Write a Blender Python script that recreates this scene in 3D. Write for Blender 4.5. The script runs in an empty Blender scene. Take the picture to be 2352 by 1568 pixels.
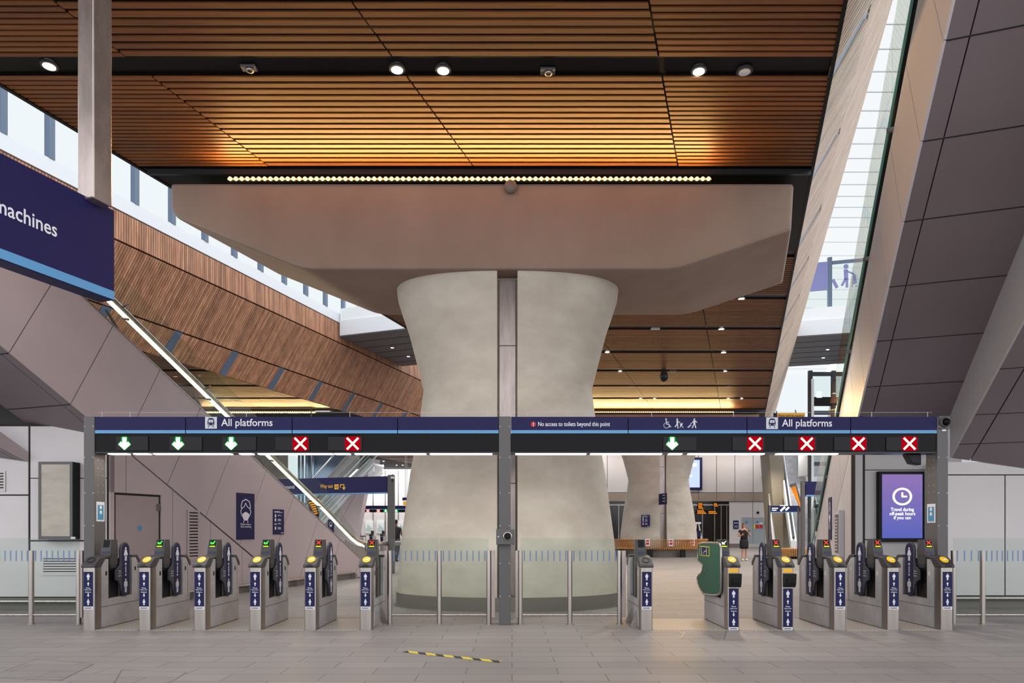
import bpy, bmesh, math, random
from mathutils import Vector, Matrix
random.seed(7)
SC = bpy.context.scene
COL = SC.collection

# ------------------------------------------------------------------ camera, world, exposure
F, CX, HY, CH = 1568.0, 1176.0, 1215.0, 1.4        # 24 mm shift lens, horizon row, eye height
cam_d = bpy.data.cameras.new('camera')
cam_d.sensor_width = 36.0
cam_d.lens = F / 2352.0 * 36.0
cam_d.shift_y = (HY - 784.0) / 2352.0
cam_d.clip_end = 400
cam = bpy.data.objects.new('camera', cam_d)
cam.location = (0, 0, CH)
cam.rotation_euler = (math.pi / 2, 0, 0)
COL.objects.link(cam)
SC.camera = cam

wd = bpy.data.worlds.new('world')
SC.world = wd
wd.use_nodes = True
_bg = wd.node_tree.nodes['Background']
_bg.inputs['Color'].default_value = (0.93, 0.96, 1.0, 1)
_bg.inputs['Strength'].default_value = 1.35

SC.view_settings.view_transform = 'Standard'
SC.view_settings.look = 'None'
SC.view_settings.exposure = 0.55
SC.view_settings.gamma = 1.0
SC.view_settings.use_curve_mapping = False
SC.cycles.max_bounces = 8
SC.cycles.transparent_max_bounces = 16
SC.cycles.sample_clamp_indirect = 6.0
SC.cycles.caustics_reflective = False
SC.cycles.caustics_refractive = False
SC.cycles.use_denoising = True

def area_light(name, loc, rot, sx, sy, energy, color, spread=math.pi):
    l = bpy.data.lights.new(name, 'AREA')
    l.shape = 'RECTANGLE'; l.size = sx; l.size_y = sy
    l.energy = energy; l.color = color; l.spread = spread
    o = bpy.data.objects.new(name, l)
    o.location = loc; o.rotation_euler = rot
    COL.objects.link(o)
    return o

K = 0.337                      # the hall is skewed: X gained per metre of depth
KN = math.sqrt(1 + K * K)

def at(px, py, Y):             # where a sight line reaches depth Y
    return Vector(((px - CX) * Y / F, Y, CH + (HY - py) * Y / F))
def fx(px, Y): return (px - CX) * Y / F
def fz(py, Y): return CH + (HY - py) * Y / F

# warm LED lines at the pier heads wash the slats above them
area_light('pier_head_glow_light', (-0.75, 11.30, 7.14), (math.radians(-118), 0, 0), 8.1, 0.08, 150, (1.0, 0.58, 0.19))
area_light('far_pier_head_glow_light', (7.0, 34.25, 7.14), (math.radians(-118), 0, 0), 8.1, 0.08, 330, (1.0, 0.66, 0.28))
area_light('left_pier_head_glow_light', (-12.6, 34.9, 7.14), (math.radians(-118), 0, 0), 6.5, 0.08, 260, (1.0, 0.66, 0.28))
area_light('gantry_tube_light', (-3.2, 10.12, 2.47), (0, 0, 0), 5.6, 0.1, 22, (1.0, 0.93, 0.85))
area_light('gantry_tube_light_east', (3.0, 10.12, 2.47), (0, 0, 0), 5.6, 0.1, 22, (1.0, 0.93, 0.85))

# cove lamps washing the far walls
area_light('far_left_cove_light', (-9, 67.5, 7.3), (math.radians(38), 0, 0), 22, 0.3, 900, (1.0, 0.98, 0.95))
area_light('back_wall_cove_light', (11.5, 50.2, 7.3), (math.radians(30), 0, 0), 15, 0.2, 150, (1.0, 0.93, 0.85))
# ------------------------------------------------------------------ materials
def lin(c):
    c = c / 255.0
    return c / 12.92 if c <= 0.04045 else ((c + 0.055) / 1.055) ** 2.4
def rgb(r, g, b): return (lin(r), lin(g), lin(b), 1.0)

M = {}
def mat(name, col, rough=0.5, metal=0.0, spec=None, emit=None, estr=0.0):
    m = bpy.data.materials.new(name); m.use_nodes = True
    b = m.node_tree.nodes['Principled BSDF']
    b.inputs['Base Color'].default_value = col
    b.inputs['Roughness'].default_value = rough
    b.inputs['Metallic'].default_value = metal
    if spec is not None: b.inputs['Specular IOR Level'].default_value = spec
    if emit is not None:
        b.inputs['Emission Color'].default_value = emit
        b.inputs['Emission Strength'].default_value = estr
    M[name] = m
    return m
def nodes(m):
    nt = m.node_tree
    return nt, nt.nodes, nt.links, nt.nodes['Principled BSDF']

def mottle(name, c0, c1, scale, rough=0.6, metal=0.0, stretch=(1, 1, 1), detail=6, bump=0.0, rr=None, island=0.0, spec=None):
    """two-tone noise material in object space; island = brightness change per loose piece"""
    m = mat(name, c0, rough, metal, spec)
    nt, N, L, b = nodes(m)
    tc = N.new('ShaderNodeTexCoord'); mp = N.new('ShaderNodeMapping')
    mp.inputs['Scale'].default_value = stretch
    nz = N.new('ShaderNodeTexNoise'); nz.inputs['Scale'].default_value = scale; nz.inputs['Detail'].default_value = detail
    nz.inputs['Roughness'].default_value = 0.6
    cr = N.new('ShaderNodeValToRGB')
    cr.color_ramp.elements[0].position = 0.32; cr.color_ramp.elements[0].color = c0
    cr.color_ramp.elements[1].position = 0.68; cr.color_ramp.elements[1].color = c1
    L.new(tc.outputs['Object'], mp.inputs['Vector']); L.new(mp.outputs['Vector'], nz.inputs['Vector'])
    L.new(nz.outputs['Fac'], cr.inputs['Fac'])
    out = cr.outputs['Color']
    if island:
        ge = N.new('ShaderNodeNewGeometry'); hs = N.new('ShaderNodeHueSaturation')
        mr = N.new('ShaderNodeMapRange'); mr.inputs['To Min'].default_value = 1 - island; mr.inputs['To Max'].default_value = 1 + island
        L.new(ge.outputs['Random Per Island'], mr.inputs['Value']); L.new(mr.outputs['Result'], hs.inputs['Value'])
        L.new(out, hs.inputs['Color']); out = hs.outputs['Color']
    L.new(out, b.inputs['Base Color'])
    if rr:
        m2 = N.new('ShaderNodeMapRange'); m2.inputs['To Min'].default_value = rr[0]; m2.inputs['To Max'].default_value = rr[1]
        L.new(nz.outputs['Fac'], m2.inputs['Value']); L.new(m2.outputs['Result'], b.inputs['Roughness'])
    if bump:
        bp = N.new('ShaderNodeBump'); bp.inputs['Strength'].default_value = bump; bp.inputs['Distance'].default_value = 0.01
        L.new(nz.outputs['Fac'], bp.inputs['Height']); L.new(bp.outputs['Normal'], b.inputs['Normal'])
    return m

mottle('ceiling_wood', rgb(106, 61, 27), rgb(130, 78, 36), 2.2, 0.5, stretch=(0.6, 9, 9), island=0.22)
mottle('facade_wood', rgb(156, 106, 78), rgb(194, 144, 112), 2.0, 0.6, stretch=(3, 3, 0.5), island=0.3)
mottle('daylit_facade_wood', rgb(182, 156, 136), rgb(204, 182, 164), 2.0, 0.6, stretch=(3, 3, 0.5), island=0.12)  # same wood as the left facade; grazing daylight put into the paler colour
mottle('concrete', rgb(140, 117, 103), rgb(154, 131, 117), 0.9, 0.7, detail=9, bump=0.08, stretch=(1, 1, 0.6))  # beam's copy of the shaft concrete, darkened and warmed to paint amber bounce
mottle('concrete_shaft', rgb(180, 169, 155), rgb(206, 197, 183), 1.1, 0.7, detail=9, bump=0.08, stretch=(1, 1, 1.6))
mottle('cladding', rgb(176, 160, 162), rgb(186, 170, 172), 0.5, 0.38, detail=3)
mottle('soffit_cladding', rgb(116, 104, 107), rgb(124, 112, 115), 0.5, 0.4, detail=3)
mottle('wall_panel', rgb(208, 202, 202), rgb(218, 212, 212), 0.5, 0.45, detail=3)
mottle('grey_wall_panel', rgb(172, 167, 167), rgb(180, 176, 176), 0.5, 0.45, detail=3)
mottle('beige_panel', rgb(150, 135, 122), rgb(165, 150, 138), 0.5, 0.5, detail=3)
mat('plinth', rgb(118, 110, 104), 0.6)
mat('joint', rgb(34, 30, 30), 0.8)
mat('black', rgb(8, 7, 9), 0.5, spec=0.2)
mat('led_diffuser', rgb(120, 96, 60), 0.5, emit=(1.0, 0.55, 0.16, 1), estr=0.8)
mat('ceiling_void', rgb(20, 18, 18), 0.9)
mat('dark_steel', rgb(52, 54, 60), 0.35, 0.5)
mat('blue_grey', rgb(92, 108, 130), 0.45)
mat('gantry_grey', rgb(88, 84, 84), 0.42)
mat('white_panel', rgb(225, 228, 232), 0.5)
mat('white_paint', rgb(232, 234, 235), 0.4)
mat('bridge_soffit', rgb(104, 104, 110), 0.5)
mat('navy', rgb(32, 28, 76), 0.5, spec=0.2)
mat('navy_plastic', rgb(42, 44, 72), 0.35)
mat('deep_navy', rgb(24, 24, 72), 0.5, spec=0.25)
mat('light_blue', rgb(92, 152, 200), 0.4)
mat('sign_white', rgb(226, 224, 232), 0.5)
mat('sign_yellow', rgb(250, 185, 30), 0.5)
mat('sign_red', rgb(190, 20, 24), 0.5)
mat('icon_grey', rgb(205, 205, 212), 0.5)
mat('dark_plastic', rgb(56, 54, 57), 0.42)
mat('black_plastic', rgb(24, 23, 25), 0.45, spec=0.25)
mottle('lit_cladding', rgb(196, 188, 190), rgb(206, 198, 200), 0.5, 0.38, detail=3)  # same cladding as the left escalator, its light painted into the colour
mat('olive_panel', rgb(128, 116, 96), 0.5)
mat('yellow_pad', rgb(246, 196, 20), 0.4)
mat('white_sticker', rgb(224, 224, 224), 0.5)
mat('paper_blue', rgb(70, 140, 178), 0.5)
mat('green_panel', rgb(22, 92, 68), 0.4, spec=0.2)
mat('paddle_plastic', rgb(52, 54, 66), 0.45)
mat('lime', rgb(208, 220, 50), 0.5)
mat('rubber', rgb(20, 20, 20), 0.5)
mat('bench_wood', rgb(196, 142, 84), 0.5)
mat('skin', rgb(190, 138, 112), 0.55)
mat('skin_dark', rgb(92, 62, 48), 0.55)
mat('cloth_black', rgb(24, 22, 24), 0.85)
mat('cloth_grey', rgb(44, 44, 50), 0.85)
mat('hair_brown', rgb(120, 76, 50), 0.7)
mat('hair_black', rgb(20, 16, 15), 0.7)
mat('shoe_white', rgb(220, 216, 212), 0.6)
mat('shop_dark', rgb(30, 26, 26), 0.15)
mat('door_grey', rgb(160, 144, 144), 0.45)
mat('far_door', rgb(158, 164, 170), 0.5)
mat('poster_paper', rgb(232, 234, 234), 0.5)
mat('poster_tint', rgb(150, 190, 190), 0.6)

mottle('steel', rgb(160, 152, 146), rgb(186, 178, 172), 5, 0.28, 1.0, stretch=(5, 5, 0.12), rr=(0.28, 0.4))
mottle('brushed_body', rgb(176, 174, 177), rgb(204, 202, 206), 3.0, 0.42, 0.35, detail=8, rr=(0.34, 0.5))
mottle('slot_steel', rgb(150, 138, 134), rgb(176, 162, 156), 4, 0.32, 0.8, stretch=(3, 3, 0.4))
mottle('mast_steel', rgb(156, 142, 136), rgb(184, 170, 163), 3, 0.28, 0.75, stretch=(2, 2, .6), rr=(0.2, 0.34))

def emis(name, col, s):
    m = bpy.data.materials.new(name); m.use_nodes = True
    nt = m.node_tree; nt.nodes.remove(nt.nodes['Principled BSDF'])
    e = nt.nodes.new('ShaderNodeEmission'); e.inputs['Color'].default_value = col; e.inputs['Strength'].default_value = s
    nt.links.new(e.outputs[0], nt.nodes['Material Output'].inputs['Surface'])
    M[name] = m
emis('led_amber', (1.0, 0.60, 0.20, 1), 2.6)
emis('led_warm', (1.0, 0.86, 0.58, 1), 3.2)
emis('downlight', (1.0, 0.95, 0.88, 1), 14)
emis('tube', (1.0, 0.95, 0.88, 1), 3.0)
emis('daylight_glass', (0.90, 0.96, 1.0, 1), 0.66)
emis('rooflight', (0.95, 0.98, 1.0, 1), 0.66)
emis('green_led', (0.75, 1.0, 0.80, 1), 1.6)
emis('green_glow', (0.0, 0.30, 0.02, 1), 0.7)
emis('red_led', (1.0, 0.80, 0.50, 1), 1.5)
emis('red_glow', (0.38, 0.0, 0.008, 1), 0.8)
emis('red_bright', (0.95, 0.06, 0.03, 1), 1.0)
emis('green_bright', (0.08, 0.85, 0.10, 1), 1.0)
emis('lime_lit', (0.62, 0.72, 0.02, 1), 0.8)
emis('amber_led', (1.0, 0.28, 0.02, 1), 0.75)
emis('screen_white', (0.62, 0.74, 1.0, 1), 0.72)
emis('screen_text', (1, 1, 1, 1), 1.1)
emis('soft_white', (0.9, 0.95, 1.0, 1), 0.7)

def screen_mat():
    m = bpy.data.materials.new('screen_purple'); m.use_nodes = True
    nt = m.node_tree; N = nt.nodes; N.remove(N['Principled BSDF'])
    tc = N.new('ShaderNodeTexCoord'); sx = N.new('ShaderNodeSeparateXYZ'); cr = N.new('ShaderNodeValToRGB')
    cr.color_ramp.elements[0].color = rgb(92, 104, 190); cr.color_ramp.elements[1].color = rgb(146, 118, 182)
    e = N.new('ShaderNodeEmission'); e.inputs['Strength'].default_value = 0.68
    nt.links.new(tc.outputs['Generated'], sx.inputs[0]); nt.links.new(sx.outputs['Z'], cr.inputs['Fac'])
    nt.links.new(cr.outputs['Color'], e.inputs['Color']); nt.links.new(e.outputs[0], N['Material Output'].inputs['Surface'])
    M['screen_purple'] = m
screen_mat()

def glass_mat(name, tint, refl=1.0):
    m = bpy.data.materials.new(name); m.use_nodes = True
    nt = m.node_tree; N = nt.nodes; N.remove(N['Principled BSDF'])
    t = N.new('ShaderNodeBsdfTransparent'); t.inputs['Color'].default_value = tint
    g = N.new('ShaderNodeBsdfGlossy'); g.inputs['Roughness'].default_value = 0.03
    fr = N.new('ShaderNodeFresnel'); fr.inputs['IOR'].default_value = 1.3
    mx = N.new('ShaderNodeMixShader')
    mu = N.new('ShaderNodeMath'); mu.operation = 'MULTIPLY'; mu.inputs[1].default_value = refl
    ge = N.new('ShaderNodeNewGeometry'); iv = N.new('ShaderNodeMath'); iv.operation = 'SUBTRACT'; iv.inputs[0].default_value = 1.0
    m3 = N.new('ShaderNodeMath'); m3.operation = 'MULTIPLY'
    nt.links.new(ge.outputs['Backfacing'], iv.inputs[1]); nt.links.new(mu.outputs[0], m3.inputs[0]); nt.links.new(iv.outputs[0], m3.inputs[1])
    nt.links.new(fr.outputs[0], mu.inputs[0]); nt.links.new(m3.outputs[0], mx.inputs['Fac'])
    nt.links.new(t.outputs[0], mx.inputs[1]); nt.links.new(g.outputs[0], mx.inputs[2])
    nt.links.new(mx.outputs[0], N['Material Output'].inputs['Surface'])
    M[name] = m
glass_mat('glass', (0.90, 0.94, 0.92, 1))
glass_mat('clear_glass', (0.93, 0.96, 0.95, 1), 0.7)
glass_mat('green_glass', (0.55, 0.82, 0.74, 1))
mat('glass_edge', rgb(86, 150, 138), 0.2)

def floor_mat():
    m = mat('floor_tiles', rgb(150, 142, 136), 0.3)
    nt, N, L, b = nodes(m)
    tc = N.new('ShaderNodeTexCoord'); br = N.new('ShaderNodeTexBrick')
    br.inputs['Scale'].default_value = 1.0; br.inputs['Brick Width'].default_value = 0.9; br.inputs['Row Height'].default_value = 0.3
    br.inputs['Mortar Size'].default_value = 0.006; br.inputs['Mortar Smooth'].default_value = 0.3
    br.inputs['Color1'].default_value = rgb(138, 131, 129); br.inputs['Color2'].default_value = rgb(148, 141, 138)
    br.inputs['Mortar'].default_value = rgb(92, 86, 84); br.offset = 0.5
    nz = N.new('ShaderNodeTexNoise'); nz.inputs['Scale'].default_value = 0.8; nz.inputs['Detail'].default_value = 8
    mr = N.new('ShaderNodeMapRange'); mr.inputs['To Min'].default_value = 0.80; mr.inputs['To Max'].default_value = 1.14
    hs = N.new('ShaderNodeHueSaturation')
    L.new(tc.outputs['Object'], br.inputs['Vector']); L.new(tc.outputs['Object'], nz.inputs['Vector'])
    L.new(nz.outputs['Fac'], mr.inputs['Value']); L.new(mr.outputs['Result'], hs.inputs['Value'])
    L.new(br.outputs['Color'], hs.inputs['Color']); L.new(hs.outputs['Color'], b.inputs['Base Color'])
    m2 = N.new('ShaderNodeMapRange'); m2.inputs['To Min'].default_value = 0.40; m2.inputs['To Max'].default_value = 0.60
    L.new(nz.outputs['Fac'], m2.inputs['Value']); L.new(m2.outputs['Result'], b.inputs['Roughness'])
floor_mat()
def tread_mat():
    m = mat('tread_steel', rgb(178, 168, 160), 0.45, 0.3)
    nt, N, L, b = nodes(m)
    tc = N.new('ShaderNodeTexCoord'); ck = N.new('ShaderNodeTexChecker'); ck.inputs['Scale'].default_value = 36
    ck.inputs['Color1'].default_value = rgb(190, 180, 172); ck.inputs['Color2'].default_value = rgb(158, 150, 143)
    L.new(tc.outputs['Object'], ck.inputs['Vector']); L.new(ck.outputs['Color'], b.inputs['Base Color'])
    bp = N.new('ShaderNodeBump'); bp.inputs['Distance'].default_value = 0.004
    L.new(ck.outputs['Fac'], bp.inputs['Height']); L.new(bp.outputs['Normal'], b.inputs['Normal'])
tread_mat()
def hazard_mat():
    m = mat('hazard_tape', rgb(225, 200, 40), 0.5)
    nt, N, L, b = nodes(m)
    tc = N.new('ShaderNodeTexCoord'); wv = N.new('ShaderNodeTexWave'); wv.bands_direction = 'DIAGONAL'
    wv.inputs['Scale'].default_value = 2.6
    cr = N.new('ShaderNodeValToRGB'); cr.color_ramp.interpolation = 'CONSTANT'
    cr.color_ramp.elements[0].color = rgb(36, 34, 32); cr.color_ramp.elements[1].position = 0.42; cr.color_ramp.elements[1].color = rgb(226, 202, 60)
    L.new(tc.outputs['Object'], wv.inputs['Vector']); L.new(wv.outputs['Fac'], cr.inputs['Fac']); L.new(cr.outputs['Color'], b.inputs['Base Color'])
hazard_mat()

# ------------------------------------------------------------------ mesh helpers
ORIGIN = {}
def tag(o, label=None, cat=None, group=None, kind=None):
    if label: o['label'] = label
    if cat: o['category'] = cat
    if group: o['group'] = group
    if kind: o['kind'] = kind
    return o
def thing(name, label, cat, loc=(0, 0, 0), group=None, rotz=0.0):
    o = bpy.data.objects.new(name, None); o.empty_display_size = 0.2
    o.location = loc; o.rotation_euler = (0, 0, rotz)
    COL.objects.link(o)
    ORIGIN[o.name] = Vector(loc)
    return tag(o, label, cat, group)

class MB:
    def __init__(s): s.v = []; s.f = []; s.m = []
    def add(s, vs, fs, m=0):
        n = len(s.v); s.v += [Vector(v) for v in vs]
        for f in fs: s.f.append([i + n for i in f]); s.m.append(m)
        return s
    def box(s, x0, y0, z0, x1, y1, z1, m=0):
        return s.add([(x0, y0, z0), (x1, y0, z0), (x1, y1, z0), (x0, y1, z0), (x0, y0, z1), (x1, y0, z1), (x1, y1, z1), (x0, y1, z1)],
                     [(0, 3, 2, 1), (4, 5, 6, 7), (0, 1, 5, 4), (1, 2, 6, 5), (2, 3, 7, 6), (3, 0, 4, 7)], m)
    def prism(s, poly, vec, m=0):
        vec = Vector(vec); p = [Vector(q) for q in poly]; n = len(p)
        fs = [tuple(range(n - 1, -1, -1)), tuple(range(n, 2 * n))]
        fs += [(i, (i + 1) % n, n + (i + 1) % n, n + i) for i in range(n)]
        return s.add(p + [q + vec for q in p], fs, m)
    def obox(s, o, ex, ey, ez, m=0):
        o, ex, ey, ez = Vector(o), Vector(ex), Vector(ey), Vector(ez)
        return s.prism([o, o + ex, o + ex + ey, o + ey], ez, m)
    def quad(s, a, b, c, d, m=0): return s.add([a, b, c, d], [(0, 1, 2, 3)], m)
    def tube(s, path, r, n=10, m=0, closed=False):
        P = [Vector(p) for p in path]; k = len(P)
        rs = r if isinstance(r, (list, tuple)) else [r] * k
        rings = []; up = None
        for i in range(k):
            if closed: t = (P[(i + 1) % k] - P[i - 1])
            else: t = P[min(i + 1, k - 1)] - P[max(i - 1, 0)]
            t.normalize()
            if up is None:
                up = Vector((0, 0, 1)) if abs(t.z) < 0.9 else Vector((1, 0, 0))
            a = t.cross(up); a.normalize(); b = a.cross(t); b.normalize(); up = b
            rings.append([P[i] + (a * math.cos(2 * math.pi * j / n) + b * math.sin(2 * math.pi * j / n)) * rs[i] for j in range(n)])
        vs = [v for g in rings for v in g]; fs = []
        for i in range(k if closed else k - 1):
            i2 = (i + 1) % k
            for j in range(n):
                j2 = (j + 1) % n
                fs.append((i * n + j, i * n + j2, i2 * n + j2, i2 * n + j))
        if not closed:
            fs.append(tuple(range(n - 1, -1, -1))); fs.append(tuple((k - 1) * n + j for j in range(n)))
        return s.add(vs, fs, m)
    def cyl(s, a, b, r, n=16, m=0): return s.tube([a, b], r, n, m)
    def lathe(s, prof, c=(0, 0, 0), n=24, m=0, axis='Z'):
        vs = []; fs = []
        for (r, z) in prof:
            for j in range(n):
                a = 2 * math.pi * j / n
                if axis == 'Z': vs.append((c[0] + r * math.cos(a), c[1] + r * math.sin(a), c[2] + z))
                else: vs.append((c[0] + r * math.cos(a), c[1] + z, c[2] + r * math.sin(a)))
        for i in range(len(prof) - 1):
            for j in range(n):
                j2 = (j + 1) % n
                fs.append((i * n + j, i * n + j2, (i + 1) * n + j2, (i + 1) * n + j))
        fs.append(tuple(range(n - 1, -1, -1))); fs.append(tuple((len(prof) - 1) * n + j for j in range(n)))
        return s.add(vs, fs, m)
    def loft(s, rings, m=0, cap=True):
        n = len(rings[0]); vs = [v for r in rings for v in r]; fs = []
        for i in range(len(rings) - 1):
            for j in range(n):
                j2 = (j + 1) % n
                fs.append((i * n + j, i * n + j2, (i + 1) * n + j2, (i + 1) * n + j))
        if cap: fs.append(tuple(range(n - 1, -1, -1))); fs.append(tuple((len(rings) - 1) * n + j for j in range(n)))
        return s.add(vs, fs, m)
    def ball(s, c, r, nu=14, nv=8, m=0, sc=(1, 1, 1)):
        prof = [(max(1e-4, math.sin(math.pi * i / nv)) * r, -math.cos(math.pi * i / nv) * r) for i in range(nv + 1)]
        k = len(s.v); s.lathe(prof, (0, 0, 0), nu, m)
        for i in range(k, len(s.v)):
            v = s.v[i]; s.v[i] = Vector((c[0] + v.x * sc[0], c[1] + v.y * sc[1], c[2] + v.z * sc[2]))
        return s
    def build(s, name, mats, parent=None, smooth=False, bevel=0.0, kind=None, label=None, split=None, local=False):
        if isinstance(mats, str): mats = [mats]
        org = ORIGIN.get(parent.name, Vector((0, 0, 0))) if parent else Vector((0, 0, 0))
        me = bpy.data.meshes.new(name)
        me.from_pydata([tuple(v if local else v - org) for v in s.v], [], s.f)
        for q in mats: me.materials.append(M[q])
        for p, mi in zip(me.polygons, s.m): p.material_index = mi; p.use_smooth = smooth
        bm = bmesh.new(); bm.from_mesh(me); bmesh.ops.recalc_face_normals(bm, faces=bm.faces); bm.to_mesh(me); bm.free()
        o = bpy.data.objects.new(name, me); COL.objects.link(o)
        if parent: o.parent = parent
        ORIGIN[o.name] = org
        if bevel:
            b = o.modifiers.new('bevel', 'BEVEL'); b.width = bevel; b.segments = 2; b.limit_method = 'ANGLE'; b.angle_limit = math.radians(40)
        if split:
            e = o.modifiers.new('split', 'EDGE_SPLIT'); e.split_angle = math.radians(split)
        tag(o, label=label, kind=kind)
        return o
def struct(name, mb, mats, parent=None, **kw):
    return mb.build(name, mats, parent, kind='structure', **kw)

def fillet(poly, rad, n=8):
    out = []; k = len(poly)
    for i, p in enumerate(poly):
        r = rad[i]; p = Vector(p)
        if r <= 0: out.append(p); continue
        a = (Vector(poly[i - 1]) - p); b = (Vector(poly[(i + 1) % k]) - p)
        la, lb = a.length, b.length; a.normalize(); b.normalize()
        ang = a.angle(b); d = min(r / math.tan(ang / 2), la * 0.48, lb * 0.48); r = d * math.tan(ang / 2)
        c = p + (a + b).normalized() * (r / math.sin(ang / 2))
        s0 = p + a * d - c; s1 = p + b * d - c
        th = s0.angle(s1)
        for j in range(n + 1):
            t = j / n
            v = (s0 * math.sin((1 - t) * th) + s1 * math.sin(t * th)) / math.sin(th)
            out.append(c + v)
    return out

def clip(poly, a, b, c):           # keep a*u + b*v >= c
    out = []
    for i in range(len(poly)):
        p, q = poly[i], poly[(i + 1) % len(poly)]
        dp, dq = a * p[0] + b * p[1] - c, a * q[0] + b * q[1] - c
        if dp >= 0: out.append(p)
        if (dp >= 0) != (dq >= 0):
            t = dp / (dp - dq); out.append((p[0] + (q[0] - p[0]) * t, p[1] + (q[1] - p[1]) * t))
    return out
def strips(poly, a, b, cs, gap):   # cut a convex polygon into strips along a*u + b*v = c
    L = math.hypot(a, b); a, b = a / L, b / L; cs = [c / L for c in cs]
    E = [-1e9] + sorted(cs) + [1e9]; out = []
    for lo, hi in zip(E[:-1], E[1:]):
        p = clip(poly, a, b, lo + gap / 2)
        if len(p) > 2: p = clip(p, -a, -b, -(hi - gap / 2))
        if len(p) > 2: out.append(p)
    return out

# text --------------------------------------------------------------
_T = {}
def text_mesh(s):
    if s in _T: return _T[s]
    cu = bpy.data.curves.new('t', 'FONT'); cu.body = s; cu.align_x = 'CENTER'; cu.resolution_u = 3; cu.offset = 0.012; cu.space_line = 0.95
    o = bpy.data.objects.new('t', cu); COL.objects.link(o)
    dg = bpy.context.evaluated_depsgraph_get(); dg.update()
    me = bpy.data.meshes.new_from_object(o.evaluated_get(dg))
    bpy.data.objects.remove(o)
    vs = [v.co.copy() for v in me.vertices]; fs = [tuple(p.vertices) for p in me.polygons]
    bpy.data.meshes.remove(me)
    x0 = min(v.x for v in vs); x1 = max(v.x for v in vs); y0 = min(v.y for v in vs); y1 = max(v.y for v in vs)
    _T[s] = ([((v.x - x0), (v.y - y0)) for v in vs], fs, x1 - x0, y1 - y0)
    return _T[s]

class Flat:
    """flat shapes (u right, v up) laid on a surface: origin, u and v directions; a hair proud of it"""
    def __init__(s, o, u, v, lift=0.003):
        s.o = Vector(o); s.u = Vector(u).normalized(); s.v = Vector(v).normalized(); s.n = s.u.cross(s.v).normalized()
        s.mb = MB(); s.lift = lift
    def P(s, u, v, l=None): return s.o + s.u * u + s.v * v + s.n * (s.lift if l is None else l)
    def poly(s, pts, m=0, dl=0.0):
        s.mb.prism([s.P(u, v, 0.0005) for u, v in pts], s.n * (s.lift + dl), m); return s
    def rect(s, u0, v0, u1, v1, m=0, dl=0.0): return s.poly([(u0, v0), (u1, v0), (u1, v1), (u0, v1)], m, dl)
    def rrect(s, u0, v0, u1, v1, r, m=0, dl=0.0):
        return s.poly([(p.x, p.y) for p in fillet([Vector((u0, v0)), Vector((u1, v0)), Vector((u1, v1)), Vector((u0, v1))], [r] * 4, 5)], m, dl)
    def disc(s, cu, cv, ru, rv=None, m=0, n=20, dl=0.0):
        rv = rv or ru
        return s.poly([(cu + ru * math.cos(2 * math.pi * i / n), cv + rv * math.sin(2 * math.pi * i / n)) for i in range(n)], m, dl)
    def ring(s, cu, cv, r0, r1, m=0, n=28, sv=1.0):
        for i in range(n):
            a, b = 2 * math.pi * i / n, 2 * math.pi * (i + 1) / n
            s.poly([(cu + r0 * math.cos(a), cv + r0 * sv * math.sin(a)), (cu + r1 * math.cos(a), cv + r1 * sv * math.sin(a)),
                    (cu + r1 * math.cos(b), cv + r1 * sv * math.sin(b)), (cu + r0 * math.cos(b), cv + r0 * sv * math.sin(b))], m)
        return s
    def line(s, pts, w, m=0, dl=0.0):
        for (a, b) in zip(pts[:-1], pts[1:]):
            d = Vector((b[0] - a[0], b[1] - a[1]))
            if d.length < 1e-6: continue
            d.normalize(); p = Vector((-d.y, d.x)) * w / 2; e = d * w * 0.25
            s.poly([(a[0] - e.x - p.x, a[1] - e.y - p.y), (b[0] + e.x - p.x, b[1] + e.y - p.y), (b[0] + e.x + p.x, b[1] + e.y + p.y), (a[0] - e.x + p.x, a[1] - e.y + p.y)], m, dl)
        return s
    def text(s, t, u0, v0, w=None, h=None, m=0, align='L', dl=0.0):
        vs, fs, W, H = text_mesh(t)
        k = (w / W) if w else (h / H); ky = (h / H) if h else k
        if align == 'C': u0 -= k * W / 2
        if align == 'R': u0 -= k * W
        s.mb.add([s.P(u0 + x * k, v0 + y * ky, s.lift * 1.6 + dl) for x, y in vs], fs, m); return s
    # pictograms
    def person(s, cu, v0, h, m=0, dress=False, w=1.0):
        s.disc(cu, v0 + h * 0.92, h * 0.085 * w, h * 0.085, m)
        if dress:
            s.poly([(cu - .10 * h * w, v0 + .82 * h), (cu + .10 * h * w, v0 + .82 * h), (cu + .24 * h * w, v0 + .46 * h), (cu + .16 * h * w, v0 + .36 * h), (cu - .16 * h * w, v0 + .36 * h), (cu - .24 * h * w, v0 + .46 * h)], m)
        else:
            s.poly([(cu - .14 * h * w, v0 + .82 * h), (cu + .14 * h * w, v0 + .82 * h), (cu + .22 * h * w, v0 + .72 * h), (cu + .22 * h * w, v0 + .44 * h), (cu + .13 * h * w, v0 + .40 * h), (cu - .13 * h * w, v0 + .40 * h), (cu - .22 * h * w, v0 + .44 * h), (cu - .22 * h * w, v0 + .72 * h)], m)
        s.rect(cu - .12 * h * w, v0, cu - .015 * h * w, v0 + .42 * h, m); s.rect(cu + .015 * h * w, v0, cu + .12 * h * w, v0 + .42 * h, m)
        return s
    def arrow(s, cu, v0, w, h, up=True, m=0, shaft=0.36, dl=0.0):
        pts = [(-shaft / 2, 0), (shaft / 2, 0), (shaft / 2, .5), (.5, .5), (0, 1), (-.5, .5), (-shaft / 2, .5)]
        return s.poly([(cu + x * w, v0 + (y if up else 1 - y) * h) for x, y in pts], m, dl)
    def done(s, name, mats, parent=None, label=None, **kw): return s.mb.build(name, mats, parent, label=label, **kw)

# ================================================================== SETTING
struct('floor', MB().box(-45, -4, -0.2, 45, 78, 0), 'floor_tiles')

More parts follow.
